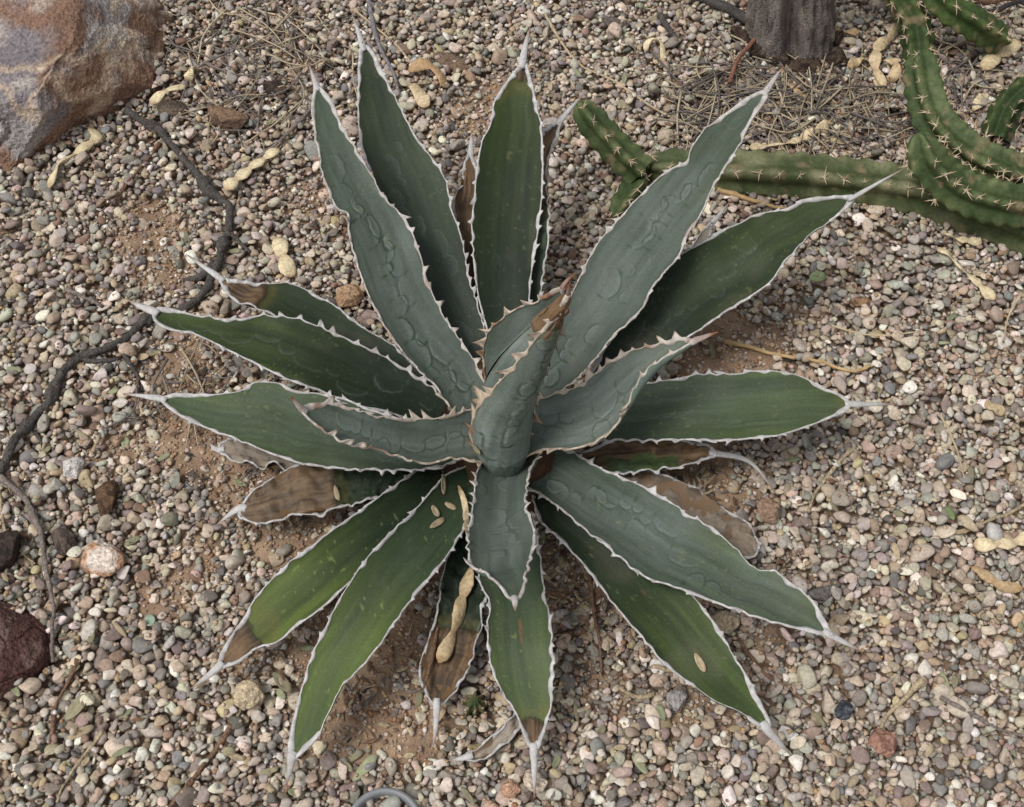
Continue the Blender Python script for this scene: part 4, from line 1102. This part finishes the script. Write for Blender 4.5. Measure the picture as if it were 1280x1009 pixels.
for i, (u, v, l, w, a, c, lab, lf_) in enumerate([
    (455,957,.027,.0085,.85,LG,'pale green oval leaflet on front gravel beside a leaf tip',False),
    (441,943,.016,.0055,.6,LO,'small olive leaflet next to the pale green one',False),
    (543,640,.011,.006,-.9,LT,'tan oval leaflet lying in the leaf base litter',True), (563,633,.011,.006,-.3,LT,'tan leaflet against another in the leaf base',True), (546,655,.018,.0055,.75,LT * .8,'longer brown-tan leaflet in the leaf base',True),
    (874,829,.016,.006,-1.1,LT,'tan leaflet lying on the green right front leaf',True), (421,617,.015,.0048,-1.2,LT * .9,'tan leaflet on the brown-patched left leaf',True),
    (597,561,.017,.007,.35,LO,'olive leaflet caught beside the central bud',True), (553,606,.018,.005,-1.4,LT * .8,'brown leaflet standing in the leaf base litter',True),
    (187,774,.014,.009,-.9,lin((150, 166, 150)),'round grey-green leaflet on the left gravel',False), (50,783,.017,.0075,1.3,LG,'bright green leaflet beside the bent twig',False),
    (138,486,.013,.006,.9,LG,'small green leaflet below the dark branch',False), (153,547,.011,.007,1.5,LG * .9,'green leaflet on sandy gravel by left leaf tip',False),
    (1185,646,.017,.006,1.7,lin((120, 136, 92)),'green leaflet above the large cream pod',False), (1022,345,.016,.012,.1,lin((140, 154, 116)),'crumpled green leaflet on gravel right of the agave',False),
    (150,222,.014,.005,-.3,LT * 1.1,'cream leaflet below the long hooked pod',False), (176,442,.022,.0075,-.3,LT,'tan leaflet beside the dark branch',False),
    (98,885,.024,.011,.9,LO,'broad olive leaflet below the maroon rock',False), (352,853,.022,.009,-.8,LO * .8,'dark-rimmed leaflet near the beige stone',False),
    (100,915,.022,.007,.5,LT,'tan leaflet below the broad olive one',False), (800,955,.019,.007,-.9,LG * .9,'pale green leaflet on front right gravel',False)]):
    leaflet(u, v, l, w, a, c, lab, 300 + i, lf_)
for i in range(150):
    u, v = srng.uniform(0, W), srng.uniform(0, H)
    if any(inside_poly((u, v), c) for c in COVER): continue
    k = srng.integers(3); side_ = 'left' if u < 400 else None
    lab = ['pale green', 'tan', 'olive'][k] + ' oval leaflet ' + ('scattered on gravel around the dark branch' if u < 420 and v < 560 else 'scattered on gravel around the maroon rock' if u < 420 else
           'scattered on gravel around the cactus and trunk' if v < 330 else 'scattered on gravel beyond the right leaves' if u > 860 else 'scattered on gravel under the front leaves')
    leaflet(u, v, srng.uniform(.009, .019), srng.uniform(.004, .006), srng.uniform(0, 3.14), [LG * .9, LT, LO][k] * srng.uniform(.7, 1.05), lab, 400 + i, False, 'scattered leaflets')

# ------------------------------------------------------------------ single stones and bark lumps that stand out
def lump(name, u, v, wu, wv, h, colr, label, cat, seed, mat=M_ROCK, sub=4, amp=.06, rot=0):
    rng = np.random.default_rng(seed)
    c = P(u, v, .014); c[2] = hf(c[0], c[1], .006) - h * .25
    sc = np.linalg.norm(c - CAM) * 2 * math.tan(HFOV / 2) / W
    pts = []
    for _ in range(16):
        d = unit(rng.normal(size=3)); a = d[:2] @ np.array([[math.cos(rot), math.sin(rot)], [-math.sin(rot), math.cos(rot)]])
        x, y = d[0] * wu * sc / 2, d[1] * wv * sc / 2
        pts.append(c + np.array([x * math.cos(rot) - y * math.sin(rot), x * math.sin(rot) + y * math.cos(rot), (d[2] * .5 + .5) * h * 1.1]))
    vv, f, cc = rock(name, pts, sub, amp, seed, colr, smoothing=1)
    return named(name, vv, f, cc, mat, label, cat)
def flatc(c, c2=None, f=5):
    def fn(v, nn, q):
        w = smooth(.4, .62, fbm(q * f, 91, 3))[:, None]
        return (lin(c)[None] * (1 - w) + lin(c2 or c)[None] * w) * (.8 + .4 * fbm(q * 16, 92, 3))[:, None]
    return fn
lump('quartz_stone', 131, 702, 66, 52, .024, flatc((226, 212, 200), (176, 134, 104), 2.5), 'white quartz stone with brown flank on left gravel', 'stone', 201)
lump('beige_stone', 312, 868, 46, 44, .022, flatc((196, 178, 150)), 'angular beige stone between two left front leaf tips', 'stone', 202)
lump('white_stone', 92, 584, 32, 36, .016, flatc((200, 194, 190)), 'round chalky stone below the dark branch', 'stone', 203, amp=.02)
lump('tan_stone', 437, 372, 44, 40, .02, flatc((190, 158, 126), (160, 130, 104)), 'rounded tan stone between the upper left leaves', 'stone', 204, amp=.03)
lump('grey_stone', 847, 873, 28, 30, .018, flatc((156, 152, 150)), 'upright pale grey stone by the front right leaf', 'stone', 205, amp=.03)
lump('beige_stone', 905, 776, 42, 40, .016, flatc((192, 174, 148)), 'flat beige stone between the two right front leaves', 'stone', 206, amp=.03)
lump('pink_stone', 1102, 930, 36, 44, .016, flatc((170, 130, 112), (140, 104, 92)), 'rough pinkish brown stone at the twig end', 'stone', 207)
lump('brown_stone', 960, 640, 34, 40, .018, flatc((150, 124, 106)), 'brown stone beside the curled dead leaf', 'stone', 208)
lump('grey_stone', 1028, 740, 42, 30, .016, flatc((112, 106, 104)), 'dark grey stone beside the big right leaf', 'stone', 209, amp=.03)
lump('white_stone', 668, 977, 38, 36, .016, flatc((206, 190, 172)), 'pale stone under the front leaf spine', 'stone', 210)
lump('pink_stone', 638, 988, 30, 28, .015, flatc((190, 152, 128)), 'pink-tan stone left of the front leaf spine', 'stone', 211)
lump('beige_stone', 850, 868, 14, 12, .008, flatc((190, 174, 150)), 'small beige stone touching the pale grey one', 'stone', 212, sub=3)
lump('black_stone', 1052, 892, 30, 26, .014, flatc((62, 64, 72), (90, 92, 100)), 'shiny black stone on right front gravel', 'stone', 213)
lump('bark_lump', 135, 622, 38, 56, .018, flatc((104, 82, 64), (76, 60, 50)), 'brown rotten bark lump above the quartz stone', 'bark', 214, M_WOOD, amp=.1)
lump('bark_lump', 80, 680, 40, 44, .02, flatc((100, 88, 80), (70, 62, 58)), 'grey-brown bark lump left of the quartz stone', 'bark', 215, M_WOOD, amp=.1)
lump('bark_lump', 10, 695, 50, 60, .026, flatc((70, 58, 54), (48, 42, 40)), 'dark bark lump above the maroon rock', 'bark', 216, M_WOOD, amp=.1)
lump('bark_lump', 285, 152, 82, 34, .02, flatc((136, 112, 92), (92, 76, 64)), 'long splintered bark piece between boulder and agave', 'bark', 217, M_WOOD, amp=.12, rot=-.45)
lump('bark_lump', 215, 138, 48, 26, .016, flatc((112, 98, 86), (80, 70, 62)), 'small bark piece at the upper end of the dark branch', 'bark', 218, M_WOOD, amp=.12)
lump('bark_lump', 345, 113, 40, 26, .016, flatc((84, 72, 64), (60, 52, 48)), 'dark bark lump in the straw beside the boulder', 'bark', 219, M_WOOD, amp=.12)
lump('bark_lump', 560, 75, 66, 24, .01, flatc((124, 104, 88), (92, 78, 68)), 'flat brown bark strip behind the split pod', 'bark', 220, M_WOOD, amp=.1, rot=-.5)
lump('bark_lump', 770, 30, 44, 20, .01, flatc((110, 100, 96), (84, 76, 74)), 'flat grey bark piece before the trunk', 'bark', 221, M_WOOD, amp=.1, rot=-.3)
lump('bark_lump', 1078, 380, 34, 14, .01, flatc((164, 132, 104), (120, 94, 76)), 'splintered wood chip on gravel right of the agave', 'bark', 222, M_WOOD, amp=.1, rot=-.2)

for i, (u, v, wu, wv, rot) in enumerate([(950,66,46,26,-.3),(1002,86,60,24,.1),(1040,74,40,28,.5),(925,48,44,18,-.6),(1048,52,30,20,1.0),(975,84,30,20,.0)]):
    lump('bark_lump', u, v, wu, wv, .02, flatc((84, 70, 60), (52, 44, 40)), ['dark bark piece against the left foot of the trunk', 'broad dark bark slab at the front foot of the trunk', 'dark bark piece against the right foot of the trunk',
         'dark bark strip lying along the weathered root', 'small bark piece behind the short brown pod', 'small dark bark knob in front of the trunk'][i], 'bark', 240 + i, M_WOOD, amp=.12, rot=rot)

# ------------------------------------------------------------------ cacti: ribbed stems with spine clusters
def spine_mesh(seed):
    rng = np.random.default_rng(seed); parts = []
    m = int(rng.integers(4, 8))
    for k in range(m):
        a = k / (m - 1) * 2 * math.pi + rng.normal(0, .4); el = rng.uniform(.1, .9) if k < m - 1 else 1.2
        d = np.array([math.cos(a) * math.cos(el), math.sin(a) * math.cos(el), math.sin(el)]); l = rng.uniform(.0035, .011)
        c = np.stack([d * x for x in np.linspace(0, l, 4)])
        v, f = tube(c, np.array([.0005, .00045, .00035, .0001]), 5)
        w = np.r_[np.repeat([0, .2, .5, 1], 5), 0, 1][:, None]
        parts.append((v, f, lin((214, 200, 174)) * (1 - w) + lin((170, 130, 108)) * w))
    bv, bf = ico(1)
    parts.append((bv * np.array([.0016, .0016, .0009]), bf, lin((176, 160, 138))))
    v, fs, c = join(parts)
    return mesh('spine_cluster', v, fs, c)
SPM = [spine_mesh(i) for i in range(9)]
for s_ in SPM: s_.materials.append(M_SPINE)

def cactus_stem(parent, uvz, r, ribs, seed, col, col2, taper0=True, taper1=False, phase=0.0, step=.017, name='stem'):
    base_ = np.array(parent.location)
    pts = np.array([P(u, v, z) for u, v, z in uvz]); c = spline(pts, 100)
    L_ = np.linalg.norm(np.diff(c, axis=0), axis=1).sum(); t = np.linspace(0, 1, 100); y = t * L_
    S = 50; th = np.linspace(0, 2 * math.pi, S, endpoint=False)
    tg, n1, n2 = frames(c)
    rad = np.full(100, r)
    if taper0: rad = rad * np.sqrt(np.clip(1 - (1 - np.clip(y / (r * 1.3), 0, 1)) ** 2, .0, 1)) ** .9 * (.85 + .15 * np.clip(y / (r * 4), 0, 1))
    if taper1: rad = rad * np.sqrt(np.clip(1 - (1 - np.clip((L_ - y) / (r * 1.2), 0, 1)) ** 2, 0, 1))
    rad = np.maximum(rad, r * .03)
    w = np.abs(np.cos(ribs * (th - phase) / 2))                         # 1 on the crest
    rng = np.random.default_rng(seed); off = rng.uniform(0, step)
    cren = .5 + .5 * np.cos(2 * math.pi * (y[:, None] - off) / step)
    prof = .56 + .44 * w[None] ** 2.4 * (1 - .30 * (1 - cren))
    q = rad[:, None] * prof
    X = c[:, None] + q[..., None] * (np.cos(th)[None, :, None] * n1[:, None] + np.sin(th)[None, :, None] * n2[:, None])
    nz = fbm(X * 45, seed, 3)
    k = np.clip(w[None] ** 3 * .5 + (nz - .5) * 2.2, 0, 1)[..., None]
    colr = np.asarray(col) * (1 - k) + np.asarray(col2) * k
    cork = smooth(.60, .72, fbm(X * 70 + 9, seed + 40, 4))[..., None] * .7; colr = colr * (1 - cork) + lin((132, 118, 92)) * cork
    f = gridfaces(100, S, True)
    st_ = obj(name, mesh(name, X.reshape(-1, 3) - base_, f, colr.reshape(-1, 3)), M_CACT, parent)
    ys = np.arange(off, L_, step)
    for rb in range(ribs):
        a = phase + rb * 2 * math.pi / ribs
        for yy in ys:
            i = int(np.clip(yy / L_ * 99, 1, 98))
            d = n1[i] * math.cos(a) + n2[i] * math.sin(a)
            if d[2] < -.35 and yy > r * 1.5: continue
            if yy < r * 1.3: d = unit(d + -tg[i] * (1 - yy / (r * 1.3)) * 1.2)
            p = c[i] + (n1[i] * math.cos(a) + n2[i] * math.sin(a)) * rad[i] * .985
            o = bpy.data.objects.new('spine_cluster', SPM[rng.integers(9)]); COL.objects.link(o); o.parent = st_
            o.location = p - base_
            qt = Vector(d).to_track_quat('Z', 'Y') @ Matrix.Rotation(rng.uniform(0, 6.28), 3, 'Z').to_quaternion()
            o.rotation_mode = 'QUATERNION'; o.rotation_quaternion = qt
            s = rng.uniform(.55, 1.3); o.scale = (s, s, s)
    return st_
G1, G2, G3 = lin((62, 77, 46)), lin((120, 138, 84)), lin((100, 110, 74))
cl = P(1060, 235, 0); cl[2] = 0
cact = empty('cactus', cl); tag(cact, 'sprawling green ribbed cactus with a long stem lying along the gravel', 'cactus')
cactus_stem(cact, [(722,128,.085),(745,158,.07),(772,188,.052),(800,215,.034)], .019, 4, 1, G1, G3, phase=.5)
cactus_stem(cact, [(806,208,.026),(870,214,.026),(940,217,.026),(1040,224,.026),(1140,238,.026),(1210,262,.026),(1300,296,.028)], .0255, 4, 2, lin((72, 82, 52)), lin((132, 132, 102)), phase=.72, step=.022)
cactus_stem(cact, [(768,272,.018),(780,255,.018),(800,228,.022)], .017, 4, 3, G1, G3, phase=.5)
cactus_stem(cact, [(1148,166,.115),(1158,200,.095),(1188,231,.075),(1232,250,.065),(1305,262,.06)], .024, 5, 4, G1, G3, phase=.3, step=.015)
cactus_stem(cact, [(1150,62,.10),(1155,105,.085),(1168,148,.07),(1200,184,.06),(1245,208,.055),(1310,226,.05)], .0235, 5, 5, G1, G3, phase=.6, step=.015)
c2_ = P(1150, 20, 0); c2_[2] = 0
cact2 = empty('cactus', c2_); tag(cact2, 'upright dark green cactus stems rising behind the sprawling cactus', 'cactus')
cactus_stem(cact2, [(1085,-60,.10),(1120,-12,.07),(1143,30,.045),(1150,75,.022)], .02, 5, 6, lin((52, 68, 38)), lin((80, 94, 56)), phase=.2)
cactus_stem(cact2, [(1155,-25,.09),(1180,5,.075),(1215,28,.06),(1250,50,.03)], .019, 4, 7, lin((60, 78, 42)), lin((92, 106, 60)), phase=.5)
c3_ = P(1270, 130, 0); c3_[2] = 0
cact3 = empty('cactus', c3_); tag(cact3, 'dark cactus stem half hidden beside the thick tan pod', 'cactus')
cactus_stem(cact3, [(1310,92,.07),(1280,112,.055),(1258,135,.04),(1243,172,.02)], .019, 5, 8, lin((48, 64, 34)), lin((74, 88, 50)), phase=.3)
c4_ = P(594, 880, .02); c4_[2] = hf(c4_[0], c4_[1], .005) - .003
cact4 = empty('ball_cactus', c4_); tag(cact4, 'tiny round dark green cactus seedling between the front leaves', 'cactus')
cactus_stem(cact4, [(594,874,c4_[2] + .022),(594,879,c4_[2] + .012),(594,884,c4_[2])], .0125, 8, 9, lin((48, 62, 36)), lin((74, 88, 54)), step=.006, name='body')
for o_ in list(bpy.data.objects):
    if o_.name.startswith('spine_cluster') and o_.parent and o_.parent.parent == cact4: o_.scale = (.35, .35, .35)

# ------------------------------------------------------------------ the tree at the back: trunk foot in view
tb = P(990, 58, 0.0)
tree = empty('tree', tb); tag(tree, 'slim grey-barked tree trunk standing in straw litter', 'tree')
def trunk_part(pts, rads, name, n=260, S=120, cleft=None, seed=5):
    c = spline(np.array(pts), n); t = np.linspace(0, 1, n); r = np.interp(t, np.linspace(0, 1, len(rads)), rads)
    tg, n1, n2 = frames(c); th = np.linspace(0, 2 * math.pi, S, endpoint=False)
    d = np.cos(th)[None, :, None] * n1[:, None] + np.sin(th)[None, :, None] * n2[:, None]
    y = np.r_[0, np.cumsum(np.linalg.norm(np.diff(c, axis=0), axis=1))]
    q = np.stack([np.cos(th)[None] * 3.2 + 0 * y[:, None], np.sin(th)[None] * 3.2 + 0 * y[:, None], y[:, None] * 16 + 0 * th[None]], -1)
    ridge = np.abs(fbm(q * 2.2, seed, 4) - .5) * 2
    q2 = q * np.array([2.6, 2.6, .9]); fis = smooth(.10, .0, np.abs(fbm(q2, seed + 7, 3) - .5)); pl = smooth(.05, 0, np.abs(fbm(q * np.array([1.5, 1.5, 3.2]), seed + 11, 2) - .5))
    R = r[:, None] * (1 - .09 * fis - .03 * pl + .12 * (ridge - .3) + .25 * (fbm(q * .5, seed + 3, 2) - .5))
    if cleft is not None:
        a = np.array(cleft); dd = (d * a).sum(-1); R = R * (1 - .5 * smooth(.95, 1.0, dd + .02 * (ridge - .5)))
    X = c[:, None] + d * R[..., None]
    cc = lin((136, 127, 121))[None, None] * (1.05 - .4 * fis - .15 * pl)[..., None] * (.75 + .4 * ridge)[..., None] * (.8 + .4 * fbm(q * 6, seed + 4, 3))[..., None]
    v = np.vstack([X.reshape(-1, 3), c[-1:]]); k = n * S; j = np.arange(S)
    caps = np.stack([np.full(S, k), (n - 1) * S + j, (n - 1) * S + (j + 1) % S], -1)
    return obj(name, mesh(name, v - tb, [gridfaces(n, S, True), caps], np.vstack([cc.reshape(-1, 3), cc[-1, :1]])), M_WOOD, tree)
X0, Y0 = tb[0], tb[1]
trunk_part([(X0, Y0, -.03), (X0 - .002, Y0, .0), (X0 - .006, Y0 + .004, .03), (X0 - .02, Y0 + .008, .12), (X0 - .055, Y0 + .02, .45), (X0 - .09, Y0 + .05, .85), (X0 - .10, Y0 + .09, 1.3)],
           [.056, .040, .032, .029, .028, .027, .026, .025, .023], 'trunk', cleft=unit(np.array([-.12, -1, .05])))
trunk_part([(X0 - .095, Y0 + .06, .95), (X0 + .02, Y0 + .12, 1.2), (X0 + .12, Y0 + .2, 1.5), (X0 + .2, Y0 + .25, 1.9)], [.022, .02, .016, .01], 'limb', 60, 24, seed=8)
trunk_part([(X0 - .10, Y0 + .09, 1.25), (X0 - .16, Y0 + .12, 1.5), (X0 - .2, Y0 + .2, 1.8), (X0 - .3, Y0 + .24, 2.1)], [.026, .02, .016, .008], 'limb', 60, 24, seed=9)

# ------------------------------------------------------------------ grey pipe end at the front
pc = P(480, 1034, .018); pz = hf(pc[0], pc[1], .01)
a = np.linspace(0, 2 * math.pi, 64, endpoint=False)
prof = [(.0300, -.02), (.0300, .004), (.0292, .0062), (.0275, .0070), (.0258, .0062), (.0250, .004), (.0250, -.02)]
X = np.stack([np.stack([r * np.cos(a), r * np.sin(a), np.full(64, z)], -1) for r, z in prof])
pipe = empty('irrigation_pipe', (pc[0], pc[1], pz)); tag(pipe, 'open grey plastic pipe end sunk in the front gravel', 'pipe')
obj('rim', mesh('rim', X.reshape(-1, 3), gridfaces(len(prof), 64, True), np.repeat(lin((132, 134, 138))[None], len(prof) * 64, 0)), M_PIPE, pipe)
dv = np.vstack([np.stack([.0251 * np.cos(a), .0251 * np.sin(a), np.full(64, -.008)], -1), np.stack([.012 * np.cos(a), .012 * np.sin(a), np.full(64, -.006)], -1), [[0, 0, -.0065]]])
j = np.arange(64)
obj('soil_fill', mesh('soil_fill', dv, [gridfaces(2, 64, True), np.stack([64 + j, 64 + (j + 1) % 64, np.full(64, 128)], -1)], np.repeat(lin((112, 78, 66))[None], 129, 0)), M_DEAD, pipe)
